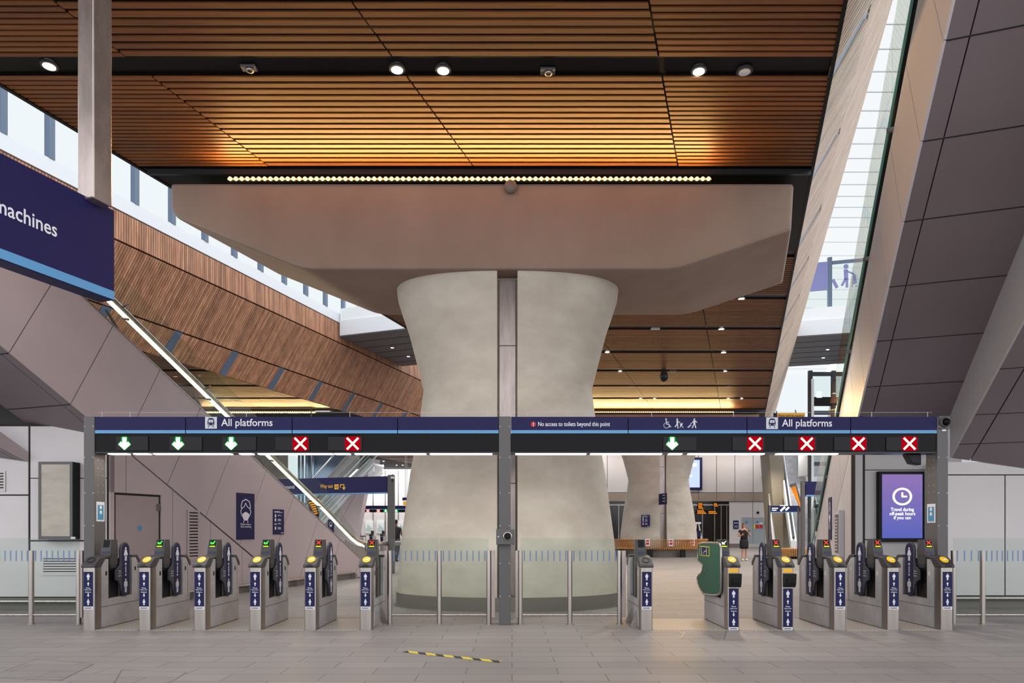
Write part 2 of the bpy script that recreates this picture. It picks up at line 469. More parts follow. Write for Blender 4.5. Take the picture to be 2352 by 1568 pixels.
# ---- main ceiling: slats between dark channels, four bays, skewed seams
ZC = 7.46
def seam(x13, Y): return x13 + K * (Y - 9.17)
SEAMS = [-11.6, -8.24, -4.82, -1.40, 2.02, 4.24]       # x of the bay edges at Y = 9.17
PITCH = [0.135, 0.095, 0.095, 0.133, 0.133, 0.108]
LEFT_EDGE = lambda Y: -6.22 + K * (Y - 11.48)
RIGHT_EDGE = lambda Y: 5.03 + K * (Y - 11.48)
ceil = struct('ceiling', MB().prism([(LEFT_EDGE(3) - .02, 3, ZC + .1), (RIGHT_EDGE(3), 3, ZC + .1), (RIGHT_EDGE(70), 70, ZC + .1), (LEFT_EDGE(70), 70, ZC + .1)], (0, 0, .25)), 'ceiling_void')
chan = [6.23, 8.98, 15.06 + .0, 17.86, 20.6, 23.35, 26.1, 28.85, 31.6, 38.2, 40.95, 43.7, 46.45, 49.2, 51.95, 54.7, 57.45, 60.2, 62.95, 65.7]
def slat_runs(y_lo, y_hi):
    e = [y_lo]; out = []
    for c in chan:
        if y_lo < c - .18 and c + .18 < y_hi: e += [c - .18, c + .18]
    e.append(y_hi)
    return [(e[i], e[i + 1]) for i in range(0, len(e), 2)]
def slat_panel(y0, y1, left, right, pitch, parent, name='slat_panel'):
    mb = MB(); n = max(1, round((y1 - y0) / pitch)); p = (y1 - y0) / n
    for i in range(n):
        a = y0 + i * p; b = a + p * 0.61
        xl, xr, xl2, xr2 = left(a), right(a), left(b), right(b)
        if xr - xl < .05: continue
        mb.prism([(xl, a, ZC), (xr, a, ZC), (xr2, b, ZC), (xl2, b, ZC)], (0, 0, .022))
    if mb.v: mb.build(name, 'ceiling_wood', parent)
for (ylo, yhi) in ((3.2, 11.44), (15.24, 34.3), (38.2, 69.5)):
    for (a, b) in slat_runs(ylo, yhi):
        for s in range(2, 5):
            l0 = (lambda Y, q=SEAMS[s]: seam(q, Y) + .012); r0 = (lambda Y, q=SEAMS[s + 1]: seam(q, Y) - .012)
            r1 = RIGHT_EDGE if s == 4 else r0
            pt = PITCH[s + 1] if a < 14 else 0.125
            slat_panel(a, b, l0, r1, pt, ceil)
        slat_panel(a, b, LEFT_EDGE, (lambda Y: seam(SEAMS[2], Y) - .012), 0.095 if a < 14 else 0.125, ceil)
for c in chan:
    struct('trim_%d' % (chan.index(c) + 1), MB().prism([(LEFT_EDGE(c - .17), c - .17, ZC + .05), (RIGHT_EDGE(c - .17), c - .17, ZC + .05), (RIGHT_EDGE(c + .17), c + .17, ZC + .05), (LEFT_EDGE(c + .17), c + .17, ZC + .05)], (0, 0, .04)), 'dark_steel' if c > 15 else 'black', ceil)
# dark plates around each pier head, and the thin edge fascia
for y0, y1 in ((11.46, 14.88), (34.4, 38.0)):
    struct('trim_%d' % (30 + int(y0)), MB().prism([(LEFT_EDGE(y0), y0, ZC - .01), (RIGHT_EDGE(y0), y0, ZC - .01), (RIGHT_EDGE(y1), y1, ZC - .01), (LEFT_EDGE(y1), y1, ZC - .01)], (0, 0, .06)), 'black', ceil)
    struct('trim_%d' % (50 + int(y0)), MB().prism([(LEFT_EDGE(y0) + .1, y0, ZC - .10), (RIGHT_EDGE(y0), y0, ZC - .10), (RIGHT_EDGE(y0) + .01, y0 + .05, ZC - .10), (LEFT_EDGE(y0) + .11, y0 + .05, ZC - .10)], (0, 0, .10)), 'dark_steel', ceil)
struct('trim_70', MB().prism([(LEFT_EDGE(3) - .05, 3, ZC - .02), (LEFT_EDGE(3) + .01, 3, ZC - .02), (LEFT_EDGE(62) + .01, 62, ZC - .02), (LEFT_EDGE(62) - .05, 62, ZC - .02)], (0, 0, .3)), 'black', ceil)
struct('trim_71', MB().prism([(RIGHT_EDGE(3), 3, ZC - .02), (RIGHT_EDGE(3) + .05, 3, ZC - .02), (RIGHT_EDGE(62) + .05, 62, ZC - .02), (RIGHT_EDGE(70), 70, ZC - .02)], (0, 0, .3)), 'black', ceil)

# ---- left ceiling, beyond the open slot
LSX = lambda Y: -11.4 + K * (Y - 26.9)                 # slot edge of the left ceiling
cl = struct('ceiling_left', MB().prism([(-40, 20, ZC + .1), (LSX(20), 20, ZC + .1), (LSX(70), 70, ZC + .1), (-40, 70, ZC + .1)], (0, 0, .25)), 'ceiling_void')
for (a, b) in slat_runs(20.8, 34.3) + slat_runs(38.2, 69.5):
    slat_panel(a, b, (lambda Y: LSX(Y) - 3.35), LSX, 0.125, cl)
    slat_panel(a, b, (lambda Y: LSX(Y) - 6.77), (lambda Y: LSX(Y) - 3.38), 0.125, cl)
    slat_panel(a, b, (lambda Y: LSX(Y) - 10.2), (lambda Y: LSX(Y) - 6.8), 0.125, cl)
struct('trim_72', MB().box(-19, 34.32, ZC - .12, LSX(34.3) - .1, 34.4, ZC), 'dark_steel', cl)

# ---- slatted timber facades of the two slots
def facade(name, base, prof, wood, y0, y1, side, gaps, pitch=0.105):
    """prof: (dx, z) fold points from the ceiling edge upward; bands between them are slatted across the skew"""
    bk = MB()
    for (p, q) in zip(prof[:-1], prof[1:]):
        o = -side * .10
        p = (p[0], p[1] + (.14 if p is prof[0] else 0))
        bk.prism([(base(y0) + p[0] + o, y0, p[1]), (base(y1) + p[0] + o, y1, p[1]), (base(y1) + q[0] + o, y1, q[1]), (base(y0) + q[0] + o, y0, q[1])], (-side * .15, 0, 0))
    root = struct(name, bk, 'ceiling_void')
    for bi, (p, q) in enumerate(zip(prof[:-1], prof[1:])):
        mb = MB(); n = int((y1 - y0) / pitch)
        for i in range(n):
            y = y0 + i * pitch
            if bi == 0 and any(g - .02 < y + pitch * .5 < g + .36 for g in gaps): continue
            w = pitch * (0.66 if bi else 0.72)
            zt = .03
            a0 = Vector((base(y) + p[0], y, p[1] + zt)); b0 = Vector((base(y) + q[0], y, q[1] - zt))
            d = Vector((K * w, w, 0))
            mb.prism([a0, a0 + d, b0 + d, b0], (-side * .06, 0, 0))
        mb.build('slat_band', wood, root)
    gm = MB()
    p, q = prof[0], prof[1]
    for g in gaps:
        a0 = Vector((base(g) + p[0] - side * .03, g, p[1])); b0 = Vector((base(g) + q[0] - side * .03, g, q[1])); d = Vector((K * .34, .34, 0))
        gm.prism([a0, a0 + d, b0 + d, b0], (-side * .04, 0, 0))
    gm.build('reveal_panel', 'blue_grey', root)
    return root
gl = [26.75 + 2.72 * i for i in range(-4, 9)]
wl = facade('wall_facade_left', LSX, [(0, 7.46), (.54, 8.39), (1.45, 10.2), (1.45, 11.13)], 'facade_wood', 14.5, 46.5, 1, gl, 0.088)
RSX = lambda Y: RIGHT_EDGE(Y) + .06
gr = [6.2 + 2.75 * i for i in range(16)]
wr = facade('wall_facade_right', RSX, [(0, 7.46), (.50, 8.36), (1.28, 10.2), (1.28, 11.13)], 'daylit_facade_wood', 5.5, 50, 1, gr, 0.105)
# white upstand and daylit glazing above the left facade
TX = lambda Y: LSX(Y) + 1.45
struct('trim_73', MB().prism([(TX(14), 14, 11.15), (TX(33), 33, 11.15), (TX(33) - .25, 33, 11.15), (TX(14) - .25, 14, 11.15)], (0, 0, .44)), 'white_panel', wl)
win = struct('window_1', MB().prism([(TX(14) - .12, 14, 11.59), (TX(46) - .12, 46, 11.59), (TX(46) - .15, 46, 11.59), (TX(14) - .15, 14, 11.59)], (0, 0, 3.2)), 'daylight_glass')
for y in [14.9, 16.2, 17.5, 18.72, 20.0, 21.36] + [22.75 + 1.4 * i for i in range(13)]:
    y2 = y
    struct('window_mullion', MB().prism([(TX(y2) - .12, y2, 11.59), (TX(y2 + .16) - .12, y2 + .16, 11.59), (TX(y2 + .16) + .02, y2 + .16, 11.59), (TX(y2) + .02, y2, 11.59)], (0, 0, 3.2)), 'blue_grey', win)
# rooflight over the right slot: white translucent planks with joints
rl = struct('window_2', MB().prism([(RSX(5) + .6, 5, 15), (RSX(5) + 6, 5, 15), (RSX(60) + 6, 60, 15), (RSX(60) + .6, 60, 15)], (0, 0, .15)), 'rooflight')
jm = MB(); y = 6.0
while y < 58:
    jm.box(RSX(y) + .5, y, 14.97, RSX(y) + 6.1, y + .035, 15.0); y += 0.95 if y < 30 else 1.6
struct('window_joint', jm, 'white_panel', rl)
# upper backdrop behind the bridge: far daylit end wall of the right slot
struct('window_3', MB().box(8, 60.2, 7.8, 34, 60.4, 15.2), 'daylight_glass')
struct('window_4', MB().box(-22, 70.4, 7.6, 8, 70.6, 15.2), 'daylight_glass')

# ---- footbridges across the two slots
def bridge(label, X0, Y0, X1, slope):
    r = thing('footbridge', label, 'bridge', (X0, Y0, 10.5))
    p0, p1 = Vector((X0, Y0, 0)), Vector((X1, Y0 - (X1 - X0) * slope, 0))
    def slab(name, z0, z1, inset, m, depth):
        a = p0 + Vector((0, inset, z0)); b = p1 + Vector((0, inset, z0)); d = Vector((K * depth, depth, 0))
        MB().prism([a, b, b + d, a + d], (0, 0, z1 - z0)).build(name, m, r)
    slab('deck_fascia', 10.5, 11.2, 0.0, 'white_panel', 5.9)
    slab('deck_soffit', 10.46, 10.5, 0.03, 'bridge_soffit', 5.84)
    slab('parapet_kerb', 11.2, 11.8, 0.1, 'white_paint', .2)
    for i in range(1, 6):
        a = p0 + Vector((K * i, i, 10.45)); b = p1 + Vector((K * i, i, 10.45))
        MB().prism([a, b, b + Vector((0, .03, 0)), a + Vector((0, .03, 0))], (0, 0, .012)).build('soffit_joint', 'joint', r)
    return r
bridge('white upper footbridge with grey underside, left of the column', -8.1, 32.1, 6.5, .36)
br = bridge('white upper footbridge with glass screen, between pale slats and overhead escalator', 9.5, 33.2, 21.0, .26)
# glazed screen on the right bridge: posts, panes and a buggy pictogram panel
def bpt(px, z):                      # point on that bridge front line in column px
    t = (px - CX) / F
    u = t * (33.2 + 9.5 * .26) / (1 + t * .26)
    return Vector((u, 33.2 - (u - 9.5) * .26 + .2, z))
def bridge_panel(name, p0, p1, z0, z1, m, th=.05):
    a, b = bpt(p0, z0), bpt(p1, z0)
    return MB().prism([a, b, b + Vector((0, th, 0)), a + Vector((0, th, 0))], (0, 0, z1 - z0)).build(name, m, br)
mat('lilac_panel', rgb(128, 130, 182), 0.5)
bridge_panel('coloured_panel', 1700, 1906, 12.62, 13.95, 'lilac_panel')
bridge_panel('glass_panel', 1700, 1906, 11.8, 12.6, 'clear_glass')
bridge_panel('glass_panel', 1917, 2080, 11.8, 13.8, 'clear_glass')
bridge_panel('screen_post', 1907, 1916, 11.8, 14.15, 'blue_grey', .12)
bridge_panel('top_rail', 1917, 2080, 13.82, 13.96, 'blue_grey', .1)
a = bpt(1936, 12.66); u = (bpt(1980, 12.66) - a).normalized()
ic = Flat(a, u, (0, 0, 1), .012); ic.o = a
ic.disc(.22, .98, .11); ic.poly([(.12, .85), (.30, .85), (.32, .36), (.14, .36)])
ic.line([(.2, .4), (.05, .12)], .11); ic.line([(.26, .4), (.26, .02)], .11); ic.line([(.27, .75), (.52, .62), (.6, .5)], .07)
ic.poly([(.5, .5), (.64, .55), (.68, .15), (.46, .1)]); ic.rect(.44, 0, .52, .06); ic.rect(.62, 0, .70, .06)
ic.done('buggy_pictogram', 'lilac_panel', br)
a = bpt(1917, 12.66)
ic = Flat(a + Vector((.0, 0, 0)), u, (0, 0, 1), .012); ic.line([(.02, .4), (.18, .05)], .14); ic.done('pictogram_fragment', 'lilac_panel', br)
DOWNLIGHTS = []

# ---- left wall: escalator side cladding, falling along the skew, and the infill wall under it
XA = lambda Y: -11.08 + K * Y
U_L = lambda Y: 5.27 - .570 * (Y - 11.48)
C_L = lambda Y: 2.74 - .64 * (Y - 12.37)
def plane_panels(pieces, fx_, th, nrm, m, mb=None):
    mb = mb or MB()
    for p in pieces: mb.prism([fx_(u, v) for u, v in p], Vector(nrm) * th, m)
    return mb
PA = lambda u, v: (XA(u), u, v)
NA = (1 / KN, -K / KN, 0)            # out of the left wall, towards the hall
JU = [9.1 + .967 * i for i in range(-2, 13)]
wa = struct('wall_left', MB().prism([PA(11.95, 0), PA(17.0, 0), PA(16.6, C_L(16.6)), PA(11.95, C_L(11.95))], Vector(NA) * -.2), 'joint')
low = [(11.95, 0), (16.62, 0), (11.95, C_L(11.95) - .012)]
dv_ = [12.26, 13.26, 14.2, 15.1, 16.0]
# door opening cut from the infill: panels left, above and right of it
DY0, DY1, DH = 12.05, 12.98, 2.03
pcs = []
for p in strips(low, 1, 0, dv_, .012):
    q = clip(p, 1, 0, DY1 + .02)
    if len(q) > 2: pcs.append(q)
    q = clip(clip(p, -1, 0, -(DY1 + .02)), 0, 1, DH + .02)
    if len(q) > 2: pcs.append(q)
    q = clip(p, -1, 0, -(DY0 - .02))
    if len(q) > 2: pcs.append(q)
plane_panels(pcs, PA, .025, NA, 0).build('wall_panels', 'cladding', wa)
d1 = struct('door_1', plane_panels([[(DY0 + .02, .02), (DY1 - .02, .02), (DY1 - .02, DH - .02), (DY0 + .02, DH - .02)]], PA, .006, NA, 0), 'door_grey')
hm = MB()
for z in (.35, 1.05, 1.75):
    hm.box(XA(DY1) - .02, DY1 - .07, z, XA(DY1) + .03, DY1 - .03, z + .13)
hm.build('door_hinge', 'gantry_grey', d1)
dc = Flat(Vector(PA(DY0 + .5, 1.42)) + Vector(NA) * .007, (K, 1, 0), (0, 0, 1)); dc.disc(0, 0, .05); dc.done('fire_door_sign', 'paper_blue', d1)
# escalator
el = thing('escalator', 'grey clad escalator rising to the left with lit handrail behind the ticket gates', 'escalator', (XA(16), 16, 0))
band = [(8.4, C_L(8.4)), (16.65, 0.02), (20.1, .02), (20.1, .36), (8.4, U_L(8.4))]
plane_panels([[(8.4, C_L(8.4)), (16.64, .01), (20.1, .01), (20.1, .35), (8.4, U_L(8.4) - .01)]], PA, -.12, NA, 0).build('truss_backing', 'joint', el)
# joints run square to the slope: along direction (-.57, -1)
cs = [1.0 * y - .5 * U_L(y) for y in JU]
pcs = strips(band, 1.0, -.5, cs, .014)
plane_panels(pcs, PA, .03, NA, 0).build('side_cladding', 'cladding', el)
cm = MB()                              # slim metal capping on the cladding edge
cm.obox(Vector(PA(8.4, U_L(8.4))) + Vector(NA) * -.03, Vector(PA(20.1, U_L(20.1))) - Vector(PA(8.4, U_L(8.4))), Vector(NA) * .07, (0, 0, .025))
cm.build('cladding_cap', 'steel', el)
# underside, stepping back to the second flight
PN = Vector((1 / KN, -K / KN, 0))
def under(mb, P, line, w0, w1, ya, yb, th, sgn):
    o = PN * sgn
    q = lambda y, w: Vector(P(y - o.y * w, line(y - o.y * w))) + o * w      # both ends cut square to the walls
    return mb.prism([q(ya, w0), q(yb, w0), q(yb, w1), q(ya, w1)], (0, 0, th))
um = MB()
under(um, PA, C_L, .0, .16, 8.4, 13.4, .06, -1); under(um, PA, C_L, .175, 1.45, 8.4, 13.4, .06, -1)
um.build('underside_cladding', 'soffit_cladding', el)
for y in JU:
    yc = (y - .5 * U_L(y) + .5 * (2.74 + .64 * 12.37)) / (1 + .5 * .64)
    if 8.6 < yc < 13.2:
        A = Vector(PA(yc, C_L(yc) - .004)); A2 = Vector(PA(yc + .014, C_L(yc + .014) - .004))
        MB().prism([A, A2, A2 - PN * 1.45, A - PN * 1.45], (0, 0, .01)).build('underside_joint', 'joint', el)
bk = MB(); under(bk, lambda u, v: Vector(PA(u, v)) + Vector((0, 0, .07)), C_L, .02, 1.45, 8.4, 13.4, .05, -1); bk.build('underside_backing', 'joint', el)
# glass screen, handrail with light, clamps
gm = MB()
for i, (ya, yb) in enumerate([(8.6, 10.5), (10.52, 12.4), (12.42, 14.3), (14.32, 16.2), (16.22, 18.1), (18.12, 19.6)]):
    a, b = Vector(PA(ya, U_L(ya) + .02)), Vector(PA(yb, U_L(yb) + .02))
    hb = 1.02 if yb < 18.2 else .60
    gm.prism([a, b, b + Vector((0, 0, hb)), a + Vector((0, 0, 1.02 if ya < 18.0 else .98))], Vector(NA) * .015)
gm.build('glass_balustrade', 'glass', el)
gp = MB()
c0 = Vector(PA(20.05, .56))
gp.prism([c0 + Vector((K * p.x, p.x, p.y)) for p in fillet([Vector((-1.0, -.35)), Vector((.05, -.35)), Vector((.05, .34)), Vector((-.5, .36)), Vector((-1.0, .55))], [0, .34, .34, .4, 0], 8)], Vector(NA) * .02)
gp.build('newel_panel', 'steel', el)
inn = Vector(NA) * -.10
hr = [Vector(PA(y, U_L(y) + .53)) + inn for y in (8.6, 10.5, 12.5, 14.5, 16.5, 17.6)] + [Vector(PA(y, z)) + inn for y, z in ((18.1, 2.04), (18.5, 1.80), (18.85, 1.58), (19.15, 1.40), (19.45, 1.22), (19.75, 1.08), (20.05, 1.0), (20.4, .96), (20.9, .95), (22.6, .95))]
MB().tube(hr, .075, 10).build('handrail', 'mast_steel', el, smooth=True)
MB().tube([h + Vector((0, 0, -.10)) + Vector(NA) * .05 for h in hr[:-3]], .035, 8).build('handrail_light', 'led_warm', el)
for y in (10.4, 12.3, 14.2, 16.1, 17.9):
    km = MB(); c = Vector(PA(y, U_L(y) + .50)) + inn
    km.tube([c + Vector((0, 0, -.09)), c + Vector(NA) * .13 + Vector((0, 0, -.13))], .022, 8)
    km.tube([c + Vector((0, 0, .10)), c + Vector(NA) * .13 + Vector((0, 0, .16))], .018, 8)
    b = Vector(PA(y, U_L(y))) + inn
    km.obox(b + Vector((0, .0, 0)), (K * .05, .05, 0), PN * .02, (-K * .35, -.35, .45))
    km.build('glass_clamp', 'gantry_grey', el)
sm = MB()
y = 8.6
while y < 19.6:                            # treads seen only from other places
    z = U_L(y) - .22
    A = Vector(PA(y, z)) - PN * .35
    sm.obox(A, (K * .4, .4, 0), -PN * 1.0, (0, 0, .18)); y += .4
sm.build('step', 'dark_steel', el)
f2 = MB(); a, b = Vector(PA(8.6, U_L(8.6))) - PN * 1.45, Vector(PA(19.6, U_L(19.6))) - PN * 1.45
f2.prism([a, b, b + Vector((0, 0, .6)), a + Vector((0, 0, 1.0))], PN * .015); f2.build('far_glass_balustrade', 'glass', el)

# second flight left of it
st = thing('staircase', 'dark clad stair flight overhead at the far left', 'staircase', (XA(11) - 1.6, 11, 2.6))
X2 = lambda Y: -12.5 + K * Y
P2 = lambda u, v: (X2(u), u, v)
Z2T = lambda Y: C_L(Y + .45) + .02
Z2B = lambda Y: 2.55 - .46 * (Y - 12.0)
fp = [(8.0, Z2B(8.0)), (11.93, Z2B(11.93)), (11.93, Z2T(11.93)), (8.0, Z2T(8.0))]
plane_panels(strips(fp, 1, 0, [9.6, 10.4, 11.25], .012), P2, .03, NA, 0).build('side_cladding', 'cladding', st)
um = MB(); under(um, P2, Z2B, 0, .16, 8.0, 11.93, .05, -1); under(um, P2, Z2B, .175, 3.0, 8.0, 11.93, .05, -1)
um.build('underside_cladding', 'soffit_cladding', st)

# front-left wall, facing the camera
YL = 11.95
wf = struct('wall_front_left', MB().box(-15, YL + .02, 0, -7.12, YL + .2, 3.25), 'joint')
fw = MB()
xj = -8.45
for (x0, x1, z0, z1) in ((-15, xj - .02, 2.01, 3.2), (-15, xj - .02, .22, 1.985), (xj + .02, -7.1, 2.30, 3.2), (xj + .02, -7.1, 1.21, 2.285), (xj + .02, -7.1, .22, 1.185)):
    fw.box(x0, YL, z0, x1, YL + .03, z1)
fw.build('wall_panels', 'wall_panel', wf)
struct('baseboard_left', MB().box(-15, YL + .01, 0, -7.1, YL + .05, .2), 'plinth', wf)
struct('baseboard_kick', MB().tube([(-15, YL - .06, .14 + .0), (-7.0, YL - .06, .14)], .028, 8), 'steel', wf)

# rail along the left wall
rm = MB(); A, B = Vector(PA(13.0, .16)) + Vector(NA) * .10, Vector(PA(19.4, .16)) + Vector(NA) * .10
kr = thing('kick_rail', 'low steel kick rail on brackets along the foot of the escalator wall', 'rail', (A.x, A.y, 0))
MB().tube([A, B], .03, 8).build('rail', 'steel', kr, smooth=True)
for y in (13.6, 15.2, 16.8, 18.3, 19.3):
    P = Vector(PA(y, .0)) + Vector(NA) * .10
    MB().obox(P + Vector((-.01, -.02, 0)), (.05, 0, 0), (0, .05, 0), (.01, .01, .15)).build('bracket', 'gantry_grey', kr)
struct('baseboard_escalator', MB().prism([PA(13.02, 0), PA(19.6, 0), PA(19.6, .12), PA(13.02, .12)], Vector(NA) * .035), 'plinth', wa)

# ---- right escalator overhead
XR = lambda Y: 2.16 + K * Y
PR = lambda u, v: (XR(u), u, v)
NR = (-1 / KN, K / KN, 0)
C_R = lambda Y: 3.51 - .58 * (Y - 12.5)
U_R = lambda Y: C_R(Y) + 1.81
er = thing('escalator', 'grey clad escalator passing overhead at the right with glass balustrade', 'escalator', (XR(14), 14, 0))
band = [(3.6, C_R(3.6)), (18.5, .02), (21.3, .02), (21.3, U_R(21.3)), (3.6, U_R(3.6))]
plane_panels([[(3.6, C_R(3.6) + .01), (18.4, C_R(18.4) + .02), (18.5, .05), (21.2, .05), (21.2, U_R(21.2) - .01), (3.6, U_R(3.6) - .01)]], PR, -.10, NR, 0).build('truss_backing', 'joint', er)
JR = [8.85 + .93 * i for i in range(-7, 14)]
cs = [y - .5 * U_R(y) for y in JR]
plane_panels(strips(band, 1, -.5, cs, .014), PR, .03, NR, 0).build('side_cladding', 'lit_cladding', er)
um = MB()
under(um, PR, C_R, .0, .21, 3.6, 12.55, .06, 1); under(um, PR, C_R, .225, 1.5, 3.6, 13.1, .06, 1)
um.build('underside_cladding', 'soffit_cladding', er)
for y in JR:
    yc = (y - .5 * U_R(y) + .5 * (3.51 + .58 * 12.5)) / (1 + .5 * .58)
    if 3.8 < yc < 12.5:
        A = Vector(PR(yc, C_R(yc) - .004)); A2 = Vector(PR(yc + .012, C_R(yc + .012) - .004))
        MB().prism([A, A2, A2 + PN * 1.5, A + PN * 1.5], (0, 0, .01)).build('underside_joint', 'joint', er)
gm = MB()
bk = MB(); under(bk, lambda u, v: Vector(PR(u, v)) + Vector((0, 0, .07)), C_R, .12, 1.5, 3.6, 12.5, .05, 1); bk.build('underside_backing', 'joint', er)
y = 3.8
while y < 20.5:
    yb = min(y + 1.86, 20.8)
    a, b = Vector(PR(y, U_R(y) + .04)) + Vector(NR) * .08, Vector(PR(yb - .02, U_R(yb - .02) + .04)) + Vector(NR) * .08
    gm.prism([a, b, b + Vector((0, 0, .98)), a + Vector((0, 0, .98))], Vector(NR) * .02); y += 1.86
gm.build('glass_balustrade', 'glass', er)
em = MB(); a, b = Vector(PR(3.8, U_R(3.8) + .03)) + Vector(NR) * .075, Vector(PR(20.6, U_R(20.6) + .03)) + Vector(NR) * .075
em.prism([a, b, b + Vector((0, 0, .03)), a + Vector((0, 0, .03))], Vector(NR) * .03); em.build('glass_edge', 'glass_edge', er)
y = 4.0
while y < 20:
    c = Vector(PR(y, U_R(y) - .02)); MB().obox(c, Vector(NR) * .10, (0, .04, 0), (0, 0, .06)).build('glass_clamp', 'gantry_grey', er); y += 1.86
MB().tube([Vector(PR(4, U_R(4) + .75)) + PN * .1, Vector(PR(20.6, U_R(20.6) + .75)) + PN * .1], .06, 8).build('handrail', 'black_plastic', er, smooth=True)

wrt = struct('wall_right', MB().prism([PR(12.62, 0), PR(18.3, 0), PR(12.62, C_R(12.62) - .02)], Vector(NR) * -.1), 'joint')
plane_panels(strips([(12.62, 0), (18.45, 0), (12.62, C_R(12.62) - .012)], 1, 0, [13.4, 14.4, 15.4, 16.4, 17.4], .014), PR, .028, NR, 0).build('wall_panels', 'wall_panel', wrt)

sr = thing('staircase', 'dark clad stair flight overhead at the far right', 'staircase', (7.8, 12, 2.4))
PS = lambda u, v: (3.74 + K * u, u, v)
ZT = lambda Y: 10.50 - .58 * Y
ZB = lambda Y: 2.62 - .466 * (Y - 12.28)
fp = [(5.0, ZB(5.0)), (12.17, ZB(12.17)), (12.17, ZT(12.17)), (5.0, ZT(5.0))]
plane_panels(strips(fp, 1, 0, [6.0, 8.7, 10.6], .012), PS, .03, NR, 0).build('side_cladding', 'grey_wall_panel', sr)
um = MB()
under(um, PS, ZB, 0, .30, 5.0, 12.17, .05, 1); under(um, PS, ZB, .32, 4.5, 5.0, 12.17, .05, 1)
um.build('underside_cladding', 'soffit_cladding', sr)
bk = MB(); under(bk, lambda u, v: Vector(PS(u, v)) + Vector((0, 0, .06)), ZB, .04, 4.5, 5.0, 12.1, .05, 1); bk.build('underside_backing', 'joint', sr)
for y in (6.4, 7.6, 8.75, 9.9, 10.95, 11.75):
    A = Vector(PS(y, ZB(y) - .004)); A2 = Vector(PS(y + .012, ZB(y + .012) - .004))
    MB().prism([A, A2, A2 + PN * 4.5, A + PN * 4.5], (0, 0, .01)).build('underside_joint', 'joint', sr)

# front-right wall and the set-back wall that carries the screen
YR = 12.2
w1 = struct('wall_front_right', MB().box(7.66, YR + .02, 0, 15, YR + .2, 2.6), 'joint')
fw = MB()
for x0, x1 in ((7.64, 8.80), (8.825, 10.6), (10.62, 15)): fw.box(x0, YR, .22, x1, YR + .03, 2.36)
fw.box(7.64, YR, 2.38, 15, YR + .03, 2.6)
fw.build('wall_panels', 'wall_panel', w1)
struct('baseboard_right', MB().box(7.66, YR + .01, 0, 15, YR + .05, .2), 'plinth', w1)
struct('baseboard_kick_right', MB().tube([(7.75, YR - .06, .17), (15, YR - .06, .17)], .028, 8), 'steel', w1)
YS = 12.6
w2 = struct('wall_screen_side', MB().box(6.36, YS + .02, 0, 8.3, YS + .2, 3.45), 'joint')
fw = MB()
for (x0, x1, z0, z1) in ((6.35, 6.50, 0, 3.45), (6.515, 8.3, 2.50, 3.42), (6.515, 8.3, 1.22, 2.485), (6.515, 8.3, .2, 1.2)): fw.box(x0, YS, z0, x1, YS + .03, z1)
fw.build('wall_panels', 'grey_wall_panel', w2)
struct('wall_return', MB().box(7.64, YR, 0, 7.70, YS + .1, 2.6), 'grey_wall_panel', w1)

# ---- far walls
YB = 52.0
wb = struct('wall_back', MB().box(3.0, YB + .03, 0, 20.0, YB + .3, 7.46), 'joint')
fw = MB()
XS = [3.0] + [fx(p, YB) for p in (1395, 1604, 1646, 1688, 1730, 1772)]
for a, b in zip(XS[:-1], XS[1:]):
    fw.box(a + .02, YB, fz(1131, YB) + .03, b - .02, YB + .05, 7.4)
fw.box(fx(1675, YB), YB, .3, fx(1729, YB) - .02, YB + .05, fz(1151, YB) - .03)
fw.box(fx(1729, YB) + .02, YB, fz(1188, YB), fx(1772, YB), YB + .05, fz(1151, YB) - .03)
fw.box(fx(1757, YB), YB, .3, fx(1772, YB), YB + .05, fz(1188, YB))
fw.build('wall_panels', 'wall_panel', wb)
bb = MB()
for a, b in zip(XS[:-1], XS[1:]): bb.box(a + .01, YB - .06, fz(1151, YB), b - .01, YB + .06, fz(1131, YB))
bb.build('metal_band', 'beige_panel', wb)
struct('baseboard_back', MB().box(fx(1675, YB), YB - .02, 0, fx(1703, YB), YB + .05, .28), 'plinth', wb)
# shop front, dark glass
sf = MB(); sf.box(3.0, YB + .01, 0, fx(1675, YB) - .05, YB + .05, fz(1151, YB) - .02)
struct('window_5', sf, 'shop_dark', wb)
sm = MB()
for p in (1420, 1450, 1590, 1612, 1640, 1655, 1668): sm.box(fx(p, YB), YB - .06, 0, fx(p, YB) + .06, YB, 3.2)
sm.box(3.0, YB - .06, 3.2, fx(1675, YB) - .05, YB, 3.3)
struct('window_mullion_shop', sm, 'steel', wb)
d2 = struct('door_2', MB().box(fx(1703, YB), YB - .01, .02, fx(1729.5, YB) - .01, YB + .04, fz(1188, YB)).box(fx(1729.5, YB) + .01, YB - .01, .02, fx(1756, YB), YB + .04, fz(1188, YB)), 'far_door')
struct('door_kickplate', MB().box(fx(1703, YB), YB - .03, .02, fx(1756, YB), YB - .01, .3), 'steel', d2)
YQ = 70.0
struct('wall_back_left', MB().box(-34, YQ, 0, 3.0, YQ + .3, 7.46), 'wall_panel')
struct('wall_back_side', MB().box(3.0, YB, 0, 3.2, YQ, 7.46), 'wall_panel')

